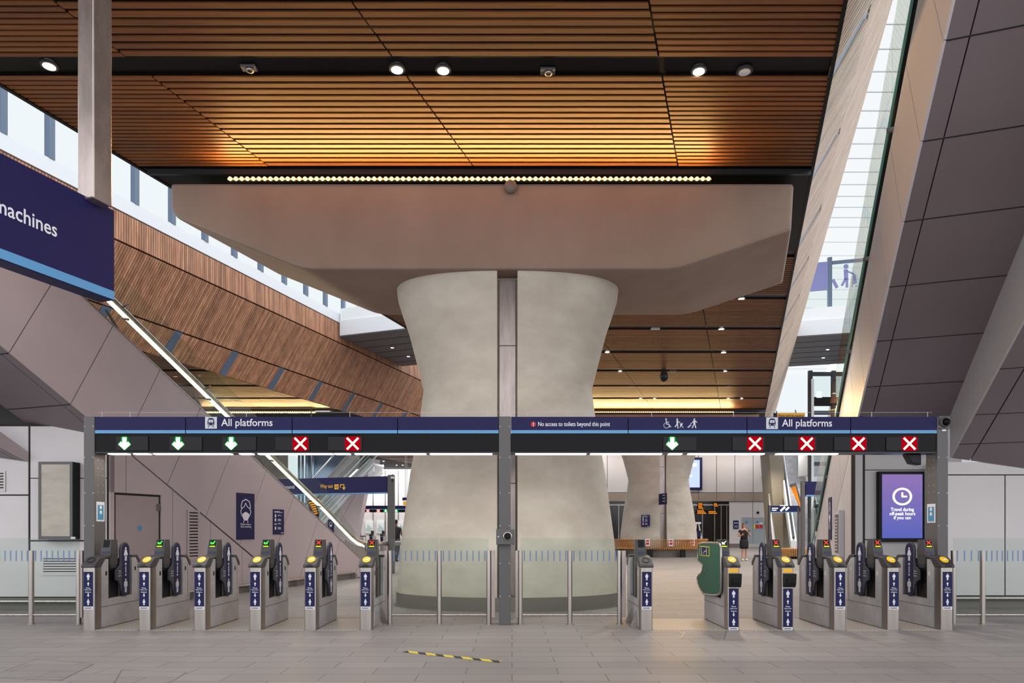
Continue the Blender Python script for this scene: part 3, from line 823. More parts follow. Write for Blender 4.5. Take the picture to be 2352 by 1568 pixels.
# ================================================================== PIER (column and crosshead)
def pier(dx, dy, label, full=True):
    ox, oy = dx, dy
    root = thing('concrete_pier', label, 'column', (ox - .08, oy + 12.8, 0))
    cx, cy = ox - .08, oy + 12.8
    prof = [(0, 2.07, 1.26), (.35, 2.06, 1.255), (1.2, 1.99, 1.22), (2.4, 1.83, 1.14), (3.4, 1.65, 1.05), (3.98, 1.575, 1.0), (4.0, 1.575, 1.0), (4.5, 1.70, 1.04), (5.0, 1.83, 1.09), (5.35, 1.95, 1.13), (5.6, 2.03, 1.16), (5.82, 2.06, 1.18)]
    rings = []
    yin = -.82; hw = .175
    for z, rx, ry in prof:
        ex = 2.0 + max(0, (z - 4.0)) * .25           # squarer towards the head
        def pt(a):
            s_, c_ = math.sin(a), math.cos(a)
            return Vector((cx + math.copysign(abs(s_) ** (2 / ex), s_) * rx, cy - math.copysign(abs(c_) ** (2 / ex), c_) * ry, z))
        lo, hi = 0.0, .6
        for _ in range(40):
            mid = (lo + hi) / 2
            if pt(mid).x - cx < hw: lo = mid
            else: hi = mid
        a0 = lo; n = 64
        ring = [pt(a0 + (2 * math.pi - 2 * a0) * i / n) for i in range(n + 1)]
        ring += [Vector((cx - hw, cy + yin, z)), Vector((cx + hw, cy + yin, z))]
        rings.append(ring)
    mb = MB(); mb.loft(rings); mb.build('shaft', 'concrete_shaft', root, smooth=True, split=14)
    # stainless cover in the slot, in three lengths
    sp = MB()
    for z0, z1 in ((.02, 2.2), (2.205, 4.6), (4.605, 5.76)): sp.box(cx - .145, cy + yin - .06, z0, cx + .145, cy + yin, z1)
    sp.build('slot_cover', 'slot_steel', root, bevel=.006)
    # skirting band following the foot
    sk = MB(); rr = []
    for z, g in ((.0, .05), (.02, .05), (.021, .012), (.24, .012)):
        rr.append([Vector((cx + math.sin(2 * math.pi * i / 64) * (2.07 + g), cy - math.cos(2 * math.pi * i / 64) * (1.26 + g), z)) for i in range(64)])
    sk.loft(rr); sk.build('skirting', 'plinth', root, split=30, smooth=True)
    # crosshead
    yf = oy + 11.54; D = 2.52
    poly = [(-5.78, 7.25), (-5.78, 6.70), (-3.55, 5.80), (2.75, 5.80), (4.72, 6.45), (4.76, 7.20), (4.76, 7.25)]
    P = fillet([Vector((x + ox, yf, z)) for x, z in poly], [0, .28, 1.1, 1.5, .07, 0, 0], 10)
    bm_ = MB().prism(P, (K * D, D, 0))
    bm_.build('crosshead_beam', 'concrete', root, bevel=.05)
    if full:
        sm = Flat((ox + .0, yf, 7.0), (1, 0, 0), (0, 0, 1), .01)
    return root
pier(0, 0, 'huge flared concrete column and beam in the centre, right behind the gantry')
pier(7.78, 23.1, 'smaller looking distant flared concrete column behind the slatted bench')

def led_line(x0, x1, y, z, label, n):
    t = thing('led_strip', label, 'light', ((x0 + x1) / 2, y, z))
    MB().box(x0, y + .012, z - .03, x1, y + .06, z + .03).build('channel', 'dark_steel', t)
    mb = MB()
    for i in range(n):
        x = x0 + (i + .5) * (x1 - x0) / n; mb.ball((x, y, z), .034, 8, 5)
    o = mb.build('led', 'led_amber', t, kind='stuff')
    MB().box(x0, y + .004, z - .012, x1, y + .012, z + .012).build('diffuser', 'led_diffuser', t)
led_line(fx(522, 11.44), fx(1634, 11.44), 11.44, 7.27, 'warm strip of small lamps along the top of the near concrete beam', 84)
led_line(fx(1352, 34.4), fx(1686, 34.4), 34.4, 7.30, 'warm strip of small lamps on the distant beam, right of the column', 70)
led_line(-17.5, fx(724, 34.4), 34.4, 7.30, 'warm strip of small lamps seen left of the column beside escalator glass', 70)

# ---- fittings in the dark ceiling channels
def downlight(px, py, label, on=True, z=ZC + .05, grp='downlights in the ceiling channels', Y=None):
    Y = Y or (z - 1.4) * F / (HY - py); x = fx(px, Y)
    t = thing('downlight', label, 'light', (x, Y, z - .03), grp)
    MB().lathe([(.105, 0), (.11, .03), (.085, .03), (.08, .005)], (x, Y, z - .035), 20).build('bezel', 'dark_plastic', t)
    MB().lathe([(.075, 0), (.07, .02)], (x, Y, z - .038), 18).build('lamp', 'downlight' if on else 'white_sticker', t)
    return x, Y
near = []
for px, py, lb in ((113, 147, 'lit round downlight at far left of the near channel'), (912, 155, 'lit round downlight, left one of the close pair in the near channel'),
                   (1018, 157, 'lit round downlight, right one of the close pair in the near channel'), (1605, 159, 'lit round downlight at the right of the near channel')):
    near.append(downlight(px, py, lb))
downlight(1710, 160, 'unlit round downlight at the right end of the near channel', False)
words = ['second', 'third', 'fourth', 'fifth', 'sixth']
for i, (px, py) in enumerate(((1703, 683), (1657, 753), (1662, 807), (1665, 851), (1674, 886))):
    downlight(px, py, 'lit downlight in the right hand row behind the beam, %s from the front' % (['first'] + words)[i])
downlight(1672, 914, 'lit downlight in the last channel, inner one of the right pair')
downlight(1703, 914, 'lit downlight in the last channel, outer one of the right pair')
for i, (px, py) in enumerate(((1395, 806), (1424, 851), (1450, 886))):
    downlight(px, py, 'lit downlight just right of the column, %s from the front' % (['first'] + words)[i])
downlight(1471, 914, 'lit downlight in the last channel, left one of the left pair')
downlight(1503, 914, 'lit downlight in the last channel, right one of the left pair')
for px, py, lb in ((525, 895, 'lit downlight in the left ceiling beside the escalator glass'), (627, 925, 'lit downlight in the left ceiling, above the end of the lamp strip'), (402, 862, 'lit downlight seen through the escalator glass, upper one'), (455, 925, 'lit downlight seen through the escalator glass, lower one')):
    downlight(px, py, lb)
for px, py, lb in ((901, 797, 'lit downlight under the footbridge, left of the column and further from it'), (938, 817, 'lit downlight under the footbridge, touching the column edge'),
                   (1901, 801, 'lit downlight under the footbridge at the right, upper one'), (1891, 820, 'lit downlight under the footbridge at the right, lower one')):
    downlight(px, py, lb, z=10.47, grp='downlights under the footbridge')
for px, py, lb in ((911, 1067, 'tiny lit downlight in the far left ceiling, left of a pair'), (925, 1067, 'tiny lit downlight in the far left ceiling, right of a pair'), (881, 1058, 'tiny lit downlight in the far left ceiling, alone')):
    downlight(px, py, lb)
for (x, Y) in near:
    l = bpy.data.lights.new('downlight_beam', 'SPOT'); l.energy = 70; l.color = (1, .95, .88); l.spot_size = 1.9; l.spot_blend = .6; l.shadow_soft_size = .08
    o = bpy.data.objects.new('downlight_beam', l); o.location = (x, Y, ZC - .05); COL.objects.link(o)
for x, Y in ((-4, 14), (5, 16), (8, 22), (4, 27), (12, 27), (14, 34), (-7, 24), (-9, 33), (-6, 44), (14, 45), (1, 21), (-14, 48), (-10, 58), (-16, 62), (-4, 64), (17, 42)):
    l = bpy.data.lights.new('downlight_beam', 'SPOT'); l.energy = 600 if Y < 40 else 750; l.color = (1, .95, .88); l.spot_size = 2.2; l.spot_blend = .6; l.shadow_soft_size = .1
    o = bpy.data.objects.new('downlight_beam', l); o.location = (x, Y, ZC - .06); COL.objects.link(o)

def spot_camera(px, py, label):
    z = ZC + .05; Y = (z - 1.4) * F / (HY - py); x = fx(px, Y)
    t = thing('ceiling_camera', label, 'camera', (x, Y, z - .08), 'square cameras in the near ceiling channel')
    MB().box(x - .10, Y - .06, z - .035, x + .10, Y + .06, z).build('plate', 'gantry_grey', t, bevel=.008)
    MB().lathe([(.035, -.04), (.05, -.03), (.055, .0)], (x + .01, Y, z - .03), 16).build('lens_ring', 'steel', t, smooth=True)
    MB().lathe([(.018, -.045), (.03, -.041)], (x + .01, Y, z - .03), 12).build('lens', 'black', t)
spot_camera(572, 153, 'small square camera in the near channel, left of the downlight pair')
spot_camera(1258, 160, 'small square camera in the near channel, right of the downlight pair')
for px, py, lb in ((1505, 753, 'small grey sensor box in the second channel behind the beam'), (1545, 852, 'small grey sensor box in a far channel beside the dome camera')):
    z = ZC + .05; Y = (z - 1.4) * F / (HY - py); x = fx(px, Y)
    tag(MB().box(x - .13, Y - .08, z - .05, x + .13, Y + .08, z).build('sensor_box', 'icon_grey'), lb, 'sensor')
x, Y = fx(1525, 26.0), 26.0
t = thing('dome_camera', 'dark dome camera hanging from the far ceiling between downlights', 'camera', (x, Y, ZC - .3))
MB().lathe([(.07, .35), (.08, .3), (.15, .1), (.17, 0)], (x, Y, ZC - .3), 18).build('housing', 'dark_plastic', t, smooth=True)
MB().ball((x, Y, ZC - .3), .15, 16, 8).build('dome', 'black_plastic', t, smooth=True)
x, Y = fx(1173, 11.5), 11.42
t = thing('dome_camera', 'small round camera dome on the near beam under the lamp strip', 'camera', (x, Y, 7.1))
MB().ball((x, Y + .03, 7.14), .11, 16, 10, sc=(1, .8, 1)).build('dome', 'plinth', t, smooth=True)
MB().box(x - .05, Y + .06, 7.16, x + .05, Y + .125, 7.24).build('bracket', 'gantry_grey', t)

# ================================================================== HANGING SIGN
hs = thing('hanging_sign', 'dark blue hanging direction sign at upper left reading machines, on a steel mast', 'sign', (-3.36, 5.5, 4.05))
XH = lambda Y: -5.22 + K * Y
zb, zt = 3.30, 4.05
def PH(Y, z, o=0): return Vector((XH(Y), Y, z)) - PN * o
MB().prism([PH(2.2, zb), PH(5.68, zb), PH(5.68, zt), PH(2.2, zt)], -PN * .16).build('panel', 'navy', hs, bevel=.008)
MB().prism([PH(2.2, zb + .005, -.003), PH(5.675, zb + .005, -.003), PH(5.675, zb + .075, -.003), PH(2.2, zb + .075, -.003)], -PN * .01).build('blue_stripe', 'light_blue', hs)
tx = Flat(PH(5.20, 3.62), Vector((K, 1, 0)), (0, 0, 1), .002)
for wd_, u_ in (('machines', 0),):
    _v, _f, W_, H_ = text_mesh(wd_); tx.text(wd_, u_, 0, w=.84 * W_ / H_ * .108, h=.108, align='R')
tx.done('lettering', 'sign_white', hs)
mb = MB(); c = Vector((-3.36, 5.5, 0)); a_ = Vector((K, 1, 0)).normalized() * .085; b_ = PN * .085
mb.prism([c - a_ - b_ + Vector((0, 0, 4.02)), c + a_ - b_ + Vector((0, 0, 4.02)), c + a_ + b_ + Vector((0, 0, 4.02)), c - a_ + b_ + Vector((0, 0, 4.02))], (0, 0, 3.5))
mb.build('mast', 'mast_steel', hs, bevel=.01)

# ================================================================== GANTRY
GY = 9.98; GD = .28; PXM = F / GY
def gx(p): return fx(p, GY)
def gz(p): return fz(p, GY)
g = thing('gantry', 'long dark blue overhead gantry with arrow and cross lights spanning the ticket gates', 'gantry', (0, GY, 0))
def post(p0, p1, z1, deep, nm='post'):
    mb = MB().box(gx(p0), GY, 0, gx(p1), GY + deep, z1); o = mb.build(nm, 'gantry_grey', g, bevel=.008)
    rv = MB()
    for z in (.42, .9, 1.45, 1.93, 2.45, 2.9):
        if z < z1 - .05:
            for xx in (gx(p0) + .018, gx(p1) - .018): rv.lathe([(.006, -.006), (.009, .002)], (xx, GY - .001, z), 8, axis='Y')
    rv.build('rivet', 'icon_grey', o, kind='stuff')
    return o
ZT_ = gz(956)
post(192, 217, ZT_, GD); post(1146, 1173, ZT_, GD); post(2153, 2178, ZT_, GD)
for a, b in ((217, 426), (426, 671), (671, 913), (913, 1146), (1173, 1443), (1443, 1716), (1716, 1954), (1954, 2153)):
    p = MB().box(gx(a) + .006, GY + .004, gz(995), gx(b) - .006, GY + GD - .01, ZT_ - .005).build('sign_panel', 'navy', g)
    MB().box(gx(a) + .006, GY + .001, gz(995), gx(b) - .006, GY + .008, gz(987.5)).build('blue_stripe', 'light_blue', p)
mat('gloss_black', rgb(16, 12, 14), 0.15, spec=0.12)
for a, b in ((217, 1146), (1173, 2153)):
    MB().box(gx(a), GY + .02, gz(1038), gx(b), GY + GD - .03, gz(996)).build('lamp_band', 'gloss_black', g)
    MB().box(gx(a), GY + .015, gz(1040), gx(b), GY + GD - .02, gz(1037.5)).build('band_trim', 'dark_steel', g)
for a, b in ((242, 286), (300, 335), (346, 525), (545, 575), (588, 760), (765, 800), (812, 976), (986, 1130), (1184, 1348), (1358, 1523), (1540, 1570), (1585, 1760), (1790, 1930)):
    MB().box(gx(a), GY + .06, gz(1040) - .012, gx(b), GY + .17, gz(1040)).build('tube_light', 'tube', g)
def light_box(pc, p0, p1, kind):  # halo of each lit symbol is added as a flat glowing shape
    lb = MB().box(gx(p0), GY + .002, gz(1035), gx(p1), GY + .04, gz(1002)).build('lane_light', 'black_plastic', g, bevel=.006)
    f = Flat((gx(pc), GY + .002, gz(1018.5)), (1, 0, 0), (0, 0, 1), .002)
    w = 13 / PXM
    if kind == 'go':
        f.poly([(p.x, p.y) for p in fillet([Vector(q) for q in ((-.052, -.055), (0, -.112), (.052, -.055), (.112, -.012), (.055, .04), (.05, .108), (-.05, .108), (-.055, .04), (-.112, -.012))], [.03] * 9, 3)]); f.done('glow_halo', 'green_glow', lb)
        f = Flat((gx(pc), GY, gz(1018.5)), (1, 0, 0), (0, 0, 1), .004)
        h = .092
        f.poly([(-.03, h), (.03, h), (.03, .005), (.052, .03), (.088, -.012), (0, -h), (-.088, -.012), (-.052, .03), (-.03, .005)])
        f.done('arrow', 'green_led', lb)
    else:
        f.rrect(-.115, -.105, .115, .105, .03); f.done('glow_halo', 'red_glow', lb)
        f = Flat((gx(pc), GY, gz(1018.5)), (1, 0, 0), (0, 0, 1), .004)
        f.line([(-.078, -.078), (.078, .078)], .030); f.line([(-.078, .078), (.078, -.078)], .030)
        f.done('cross', 'red_led', lb)
for pc, p0, p1, kd in ((286, 266, 340, 'go'), (409, 389, 464, 'go'), (531, 510, 588, 'go'), (690, 632, 711, 'no'), (810, 753, 832, 'no'),
                       (1544, 1523, 1600, 'go'), (1734, 1682, 1757, 'no'), (1853, 1801, 1876, 'no'), (1972, 1916, 1992, 'no'), (2089, 2036, 2111, 'no')):
    light_box(pc, p0, p1, kd)
def GF(px, py, lift=.003): return Flat((gx(px), GY + .004, gz(py)), (1, 0, 0), (0, 0, 1), lift)
PX = 1 / PXM
def train_icon(px, py, parent, s=27 * PX):
    f = GF(px, py); f.rect(0, 0, s, s); f.done('icon_plate', 'icon_grey', parent)
    f = GF(px, py, .006)
    f.poly([(p.x * s, p.y * s) for p in fillet([Vector((.23, .28)), Vector((.77, .28)), Vector((.80, .55)), Vector((.70, .90)), Vector((.30, .90)), Vector((.20, .55))], [.1, .1, .1, .12, .12, .1], 4)])
    f.line([(.36 * s, .22 * s), (.26 * s, .12 * s)], .05 * s); f.line([(.64 * s, .22 * s), (.74 * s, .12 * s)], .05 * s)
    f.done('train_pictogram', 'navy', parent)
    f = GF(px, py, .009); f.poly([(.29 * s, .52 * s), (.48 * s, .52 * s), (.48 * s, .76 * s), (.33 * s, .76 * s)]); f.poly([(.52 * s, .52 * s), (.71 * s, .52 * s), (.67 * s, .76 * s), (.52 * s, .76 * s)])
    f.disc(.33 * s, .38 * s, .045 * s, m=0, n=10); f.disc(.67 * s, .38 * s, .045 * s, m=0, n=10)
    f.done('train_window', 'icon_grey', parent)
train_icon(471, 984, g); train_icon(1760, 985, g)
f = GF(508, 978.5); f.text('All platforms', 0, -5 * PX, w=118 * PX, h=22 * PX); f.done('lettering', 'sign_white', g)
f = GF(1796, 979.5); f.text('All platforms', 0, -5 * PX, w=115 * PX, h=22 * PX); f.done('lettering', 'sign_white', g)
f = GF(1236, 978.5); f.text('No access to toilets beyond this point', 0, -3 * PX, w=165 * PX, h=13 * PX); f.done('lettering', 'sign_white', g)
f = GF(1225, 974); f.disc(0, 0, 6 * PX); f.done('warning_disc', 'sign_red', g)
f = GF(1225, 974, .006); f.rect(-1 * PX, -1.2 * PX, 1 * PX, 4 * PX); f.rect(-1 * PX, -4 * PX, 1 * PX, -2.2 * PX); f.done('exclamation_mark', 'sign_white', g)
# wheelchair, buggy and luggage pictograms
f = GF(1524, 983)
f.disc(6 * PX, 20.5 * PX, 1.8 * PX); f.line([(6 * PX, 17 * PX), (6.5 * PX, 9.5 * PX), (12 * PX, 9.5 * PX), (14.5 * PX, 3 * PX), (17 * PX, 4 * PX)], 2 * PX); f.line([(6 * PX, 14 * PX), (12 * PX, 14 * PX)], 1.6 * PX)
pts = [(7 * PX + 6.3 * PX * math.cos(a), 6.5 * PX + 6.3 * PX * math.sin(a)) for a in [math.radians(130 + 14 * i) for i in range(16)]]
f.line(pts, 1.5 * PX); f.done('wheelchair_pictogram', 'sign_white', g)
f = GF(1550, 983)
f.disc(5.5 * PX, 20.5 * PX, 1.8 * PX); f.poly([(4 * PX, 18 * PX), (7.5 * PX, 18 * PX), (7.5 * PX, 9 * PX), (4 * PX, 9 * PX)]); f.line([(4.8 * PX, 9 * PX), (.5 * PX, 3 * PX)], 2 * PX); f.line([(6.5 * PX, 9 * PX), (7 * PX, 0)], 2 * PX)
f.line([(7 * PX, 15.5 * PX), (11.5 * PX, 13.5 * PX), (12.5 * PX, 11 * PX)], 1.4 * PX); f.poly([(12 * PX, 9 * PX), (18 * PX, 12.5 * PX), (16.5 * PX, 6 * PX), (13 * PX, 5 * PX)]); f.line([(14 * PX, 5 * PX), (11.5 * PX, 1 * PX)], 1.2 * PX); f.line([(15.5 * PX, 6 * PX), (19.5 * PX, 1 * PX)], 1.2 * PX); f.done('buggy_pictogram', 'sign_white', g)
f = GF(1578, 983)
f.disc(17 * PX, 20.5 * PX, 1.8 * PX); f.poly([(15 * PX, 18 * PX), (19 * PX, 18 * PX), (19.2 * PX, 9 * PX), (14.8 * PX, 9 * PX)]); f.line([(16 * PX, 9 * PX), (12 * PX, .5 * PX)], 2 * PX); f.line([(18 * PX, 9 * PX), (20.5 * PX, .5 * PX)], 2 * PX)
f.line([(15 * PX, 17 * PX), (12.5 * PX, 13 * PX), (8.5 * PX, 10 * PX)], 1.5 * PX); f.line([(19 * PX, 17 * PX), (23 * PX, 13 * PX)], 1.5 * PX)
for q in range(3): f.poly([((1 + 2.6 * q) * PX, (2.4 + 2.2 * q) * PX), ((3.8 + 2.6 * q) * PX, (0.6 + 2.2 * q) * PX), ((4.9 + 2.6 * q) * PX, (2.4 + 2.2 * q) * PX), ((2.1 + 2.6 * q) * PX, (4.2 + 2.2 * q) * PX)])
f.done('luggage_pictogram', 'sign_white', g)
# thin anti-perch wires on top
for p in (225, 290, 560, 800, 1120, 1210, 1500, 1690, 2010, 2140):
    MB().tube([(gx(p), GY + .1, ZT_ - .01), (gx(p), GY + .1, ZT_ + .08)], .004, 6).build('wire_stand', 'icon_grey', g)
MB().tube([(gx(217), GY + .1, ZT_ + .075), (gx(2150), GY + .1, ZT_ + .075)], .002, 5).build('perch_wire', 'icon_grey', g)

t = thing('dome_camera', 'black dome camera on the top of the right gantry post', 'camera', (gx(2168), GY - .03, gz(970)), None)
c = (gx(2168), GY, gz(970))
MB().box(gx(2156), GY - .02, gz(985), gx(2181), GY, gz(955)).build('base_plate', 'gantry_grey', t, bevel=.01)
MB().lathe([(.07, -.05), (.078, -.02)], c, 22, axis='Y').build('collar', 'gantry_grey', t, smooth=True)
MB().ball((c[0], c[1] - .05, c[2]), .056, 18, 10).build('dome', 'gloss_black', t, smooth=True)
MB().box(gx(2163), GY - .012, gz(990), gx(2172), GY - .001, gz(986)).build('label_plate', 'white_sticker', t)
t = thing('camera_box', 'dark angled camera under the gantry beside the purple screen', 'camera', (gx(2115), GY + .2, gz(1055)))
MB().prism([(gx(2094), GY + .12, gz(1040)), (gx(2128), GY + .12, gz(1040)), (gx(2128), GY + .12, gz(1066)), (gx(2106), GY + .12, gz(1062))], (0, .14, 0)).build('housing', 'black_plastic', t, bevel=.015)

# taped notices on the inner side faces of the end posts
def notice(px, sgn, py, w, h, label):
    x = gx(px) + sgn * .002; Y0 = GY + .04
    lo = Vector((x, Y0 if sgn > 0 else Y0 + w, gz(py) - h / 2)); u = Vector((0, sgn, 0)); nn = u.cross(Vector((0, 0, 1)))
    t = tag(MB().obox(lo, u * w, (0, 0, h), nn * .003).build('notice', 'white_sticker'), label, 'notice')
    f = Flat(lo + u * w / 2 + Vector((0, 0, h / 2)) + nn * .003, u, (0, 0, 1), .002)
    f.rect(-w * .36, -h * .42, w * .36, h * .34); f.done('printed_panel', 'paper_blue', t)
    f = Flat(lo + u * w / 2 + Vector((0, 0, h / 2)) + nn * .003, u, (0, 0, 1), .004)
    f.disc(0, h * .22, .028); f.disc(0, -.01, .028); f.done('printed_symbol', 'white_sticker', t)
notice(217, 1, 1174, .2, .29, 'white edged blue notice taped to the left gantry post')
notice(2153, -1, 1178, .2, .28, 'white edged blue notice taped to the right gantry post')
for p_, sg in ((217, 1), (2153, -1)):
    for z in (1.95, 2.05, 2.2, 2.3, 2.42):
        for yy in (.08, .2): MB().ball((gx(p_) + sg * .001, GY + yy, z), .006, 6, 4).build('bolt', 'icon_grey', g)

# help point on the middle post
t = thing('intercom_box', 'grey metal box with round black lens on the middle gantry post', 'intercom', (gx(1161), GY - .1, gz(1250)))
MB().box(gx(1140), GY - .12, gz(1250), gx(1182), GY, gz(1215)).build('housing', 'gantry_grey', t, bevel=.008)
c = (gx(1166), GY - .12, gz(1231))
MB().lathe([(.052, -.015), (.066, -.012), (.07, 0)], c, 26, axis='Y').build('lens_ring', 'steel', t, smooth=True)
MB().lathe([(.03, -.018), (.052, -.016)], c, 24, axis='Y').build('lens', 'black', t)
MB().lathe([(.010, -.008), (.012, 0)], (gx(1145), GY - .12, gz(1232)), 12, axis='Y').build('lock', 'icon_grey', t)

# ================================================================== GLASS BARRIERS
BY = 10.07
def bxp(p): return fx(p, BY)
def barrier(posts, label, ends=(), spans=None, glass_top=1.265):
    t = thing('glass_barrier', label, 'barrier', (bxp(posts[0]), BY, 0), 'glass barriers in line with the ticket gates')
    for p in posts:
        MB().cyl((bxp(p), BY, 0), (bxp(p), BY, 1.085), .036, 18).build('post', 'steel', t, smooth=True, split=40)
        MB().lathe([(.052, 0), (.052, .012), (.04, .016)], (bxp(p), BY, 0), 18).build('foot', 'steel', t)
    for a, b in spans or zip(posts[:-1], posts[1:]):
        x0, x1 = bxp(a) + .005, bxp(b) - .005
        gl_ = MB().box(x0, BY + .005, .14, x1, BY + .017, glass_top).build('glass_panel', 'glass', t)
        n = max(2, round((x1 - x0 - .1) / .0735)); f = Flat((x0, BY + .004, 0), (1, 0, 0), (0, 0, 1), .002)
        for i in range(n):
            u_ = .055 + i * (x1 - x0 - .11) / max(1, n - 1); f.rect(u_ - .0085, .93, u_ + .0085, 1.085)
        f.done('marking', 'light_blue_film', gl_, kind='stuff')
        MB().tube([(x0 + .03, BY, .135), (x1 - .03, BY, .135)], .017, 8).build('bottom_rail', 'steel', t)
    for p0, p1 in ends:
        MB().box(bxp(p0), BY - .02, .1, bxp(p1), BY + .04, 1.085).build('end_channel', 'slot_steel', t)
mat('light_blue_film', rgb(104, 130, 172), 0.5)
barrier([-88, 72, 181], 'glass barrier at the left of the gates, before the wall poster case', [(185, 191)])
barrier([895, 1009, 1123], 'glass barrier in front of the column, left of the middle gantry post', [(884, 890), (1129, 1137)])
barrier([1195, 1309, 1423], 'glass barrier in front of the column, right of the middle gantry post', [(1184, 1190), (1428, 1437)])
barrier([2190, 2257, 2420], 'glass barrier at the right end, before the pale front wall', [])

# ================================================================== TICKET GATES
GF_Y = 9.46
def capsule(y0, y1, z0, z1, n=10):
    r = (y1 - y0) / 2; c = (y0 + y1) / 2; pts = []
    for i in range(n + 1): a = math.pi * i / n; pts.append((c + r * math.cos(a), z1 - r + r * math.sin(a)))
    for i in range(n + 1): a = math.pi + math.pi * i / n; pts.append((c + r * math.cos(a), z0 + r + r * math.sin(a)))
    return pts
def paddle(root, x, out):
    """blade in the plane of the passage; out = +1 or -1, the side its printed face looks to"""
    top = [(.74 + .12 * math.cos(math.pi * i / 10), 1.09 + .12 * math.sin(math.pi * i / 10)) for i in range(11)]
    left = [(.62, .92), (.60, .86), (.50, .80), (.50, .66), (.57, .63), (.61, .57), (.63, .50)]
    bot = [(.75 + .11 * math.cos(math.pi + math.pi * i / 10), .51 + .11 * math.sin(math.pi + math.pi * i / 10)) for i in range(1, 11)]
    pts = top + left + bot
    mb = MB().prism([(x - .015, y, z) for y, z in pts], (.03, 0, 0))
    o = mb.build('paddle', 'paddle_plastic', root, bevel=.008, local=True)
    f = Flat((x + out * .015, 0, 0), (0, out, 0), (0, 0, 1), .002)
    s = out
    f.poly([(s * (.75 + (.095) * math.cos(2 * math.pi * i / 24)), (1.09 if i <= 12 else .51) + .095 * math.sin(2 * math.pi * i / 24)) for i in range(25)])
    f.mb.build('paddle_sticker', 'deep_navy', o, local=True)
    f = Flat((x + out * .015, 0, 0), (0, out, 0), (0, 0, 1), .005)
    f.person(s * .745, .93, .20, dress=True); f.person(s * .745, .46, .20)
    f.line([(s * .745, .74), (s * .745, .86)], .018); f.arrow(s * .745, .85, .05, .05); f.arrow(s * .745, .70, .05, .05, up=False)
    for i, wd_ in enumerate(('Please', 'keep your', 'distance')): f.text(wd_, s * .585, .775 - i * .034, h=.02, align='C')
    f.mb.build('paddle_print', 'sign_white', o, local=True)
    return o
def gate(px, label, side, paddles, screen, blank=False, sanitiser=False, foot=0):
    X = fx(px, GF_Y)
    r = thing('ticket_gate', label, 'ticket gate', (X, GF_Y, 0), 'row of ticket gates under the gantry')
    B = dict(local=True)
    # front column with rounded nose
    pl = fillet([Vector((-.083, .16)), Vector((-.083, 0)), Vector((.083, 0)), Vector((.083, .16))], [0, .028, .028, 0], 5)
    MB().prism([(p.x, p.y, 0.0) for p in pl], (0, 0, .866)).build('front_column', 'steel', r, smooth=True, split=30, **B)
    # cabinet with the deep U opening
    o_ = [(.13, .004), (1.20, .004), (1.20, .86), (1.09, .975), (.97, .975), (.97, .40), (.36, .40), (.36, .975), (.24, .975), (.13, .86)]
    cab = MB().prism([(-.068, y, z) for y, z in o_], (.136, 0, 0)).build('cabinet', 'brushed_body', r, bevel=.006, **B)
    jm = MB()
    for sx in (-1, 1):
        x = sx * .0685
        jm.box(min(x, x + sx * .001), .14, .298, max(x, x + sx * .001), 1.19, .304)
        jm.box(min(x, x + sx * .001), 1.13, .30, max(x, x + sx * .001), 1.135, .86)
    jm.build('panel_joint', 'joint', cab, **B)
    for y_, z_ in ((.30, .77), (1.05, .80)):
        MB().box(side * .069 - .002, y_ - .018, z_ - .03, side * .069 + .002, y_ + .018, z_ + .03).build('side_sensor', 'black_plastic' if side > 0 else 'white_sticker', cab, **B)
    MB().box(-.02, .36, .40, .02, .97, .97).build('side_window', 'black_plastic', r, **B)
    MB().box(-.066, .37, .40, .066, .96, .412).build('sill', 'steel', r, **B)
    MB().box(side * .045 - .01, .655, .41, side * .045 + .01, .68, .95).build('guide_rail', 'slot_steel', r, **B)
    # reader heads
    hp = [(-.022, .868), (-.022, .90), (.115, 1.005), (.35, 1.03), (.37, 1.03), (.37, .995), (.25, .985), (.15, .868)]
    hd = MB().prism([(-.094, y, z) for y, z in hp], (.188, 0, 0)).build('reader_head', 'dark_plastic', r, bevel=.012, **B)
    rp = [(1.23, .84), (1.22, .90), (1.10, 1.01), (.96, 1.01), (.96, .98), (1.07, .965), (1.18, .84)]
    MB().prism([(-.075, y, z) for y, z in rp], (.15, 0, 0)).build('rear_reader_head', 'dark_plastic', r, bevel=.008, **B)
    v = Vector((0, .137, .105)).normalized()
    f = Flat((0, .05, .9552), (1, 0, 0), v, .006)
    if blank:
        f.ring(0, .02, .045, .052); f.mb.build('blanking_ring', 'black_plastic', hd, **B)
    else:
        f.disc(0, .03, .056, .062, n=28); f.mb.build('card_pad', 'yellow_pad', hd, **B)
        f = Flat((0, .05, .9552), (1, 0, 0), v, .009); f.poly([(-.03, .02), (.01, .045), (.035, .045), (.035, .03), (.005, .012), (-.02, .008)]); f.mb.build('card_symbol', 'white_sticker', hd, **B)
        MB().box(-.045, -.026, .885, .045, -.012, .897).build('ticket_slot', 'black', hd, **B)
        f = Flat((0, -.012, .908), (1, 0, 0), v, .004); f.rect(-.035, .01, .02, .022); f.mb.build('slot_label', 'navy_plastic', hd, **B)
    # display post
    def sq(w, y0, y1, z): 
        return [Vector((p.x, p.y, z)) for p in fillet([Vector((-w, y0)), Vector((w, y0)), Vector((w, y1)), Vector((-w, y1))], [.02] * 4, 3)]
    MB().loft([sq(.03, .46, .54, .80), sq(.062, .42, .58, .84), sq(.070, .40, .60, .90), sq(.070, .40, .60, 1.00), sq(.074, .39, .60, 1.03), sq(.073, .40, .60, 1.10), sq(.066, .44, .59, 1.25)]).build('display_post', 'dark_plastic', r, **B)
    v2 = Vector((0, .04, .15)).normalized()
    f = Flat((0, .402, 1.108), (1, 0, 0), v2, .002)
    f.rect(-.045, .03, .045, .14); f.mb.build('display_screen', 'black', r, **B)
    f = Flat((0, .402, 1.108), (1, 0, 0), v2, .005)
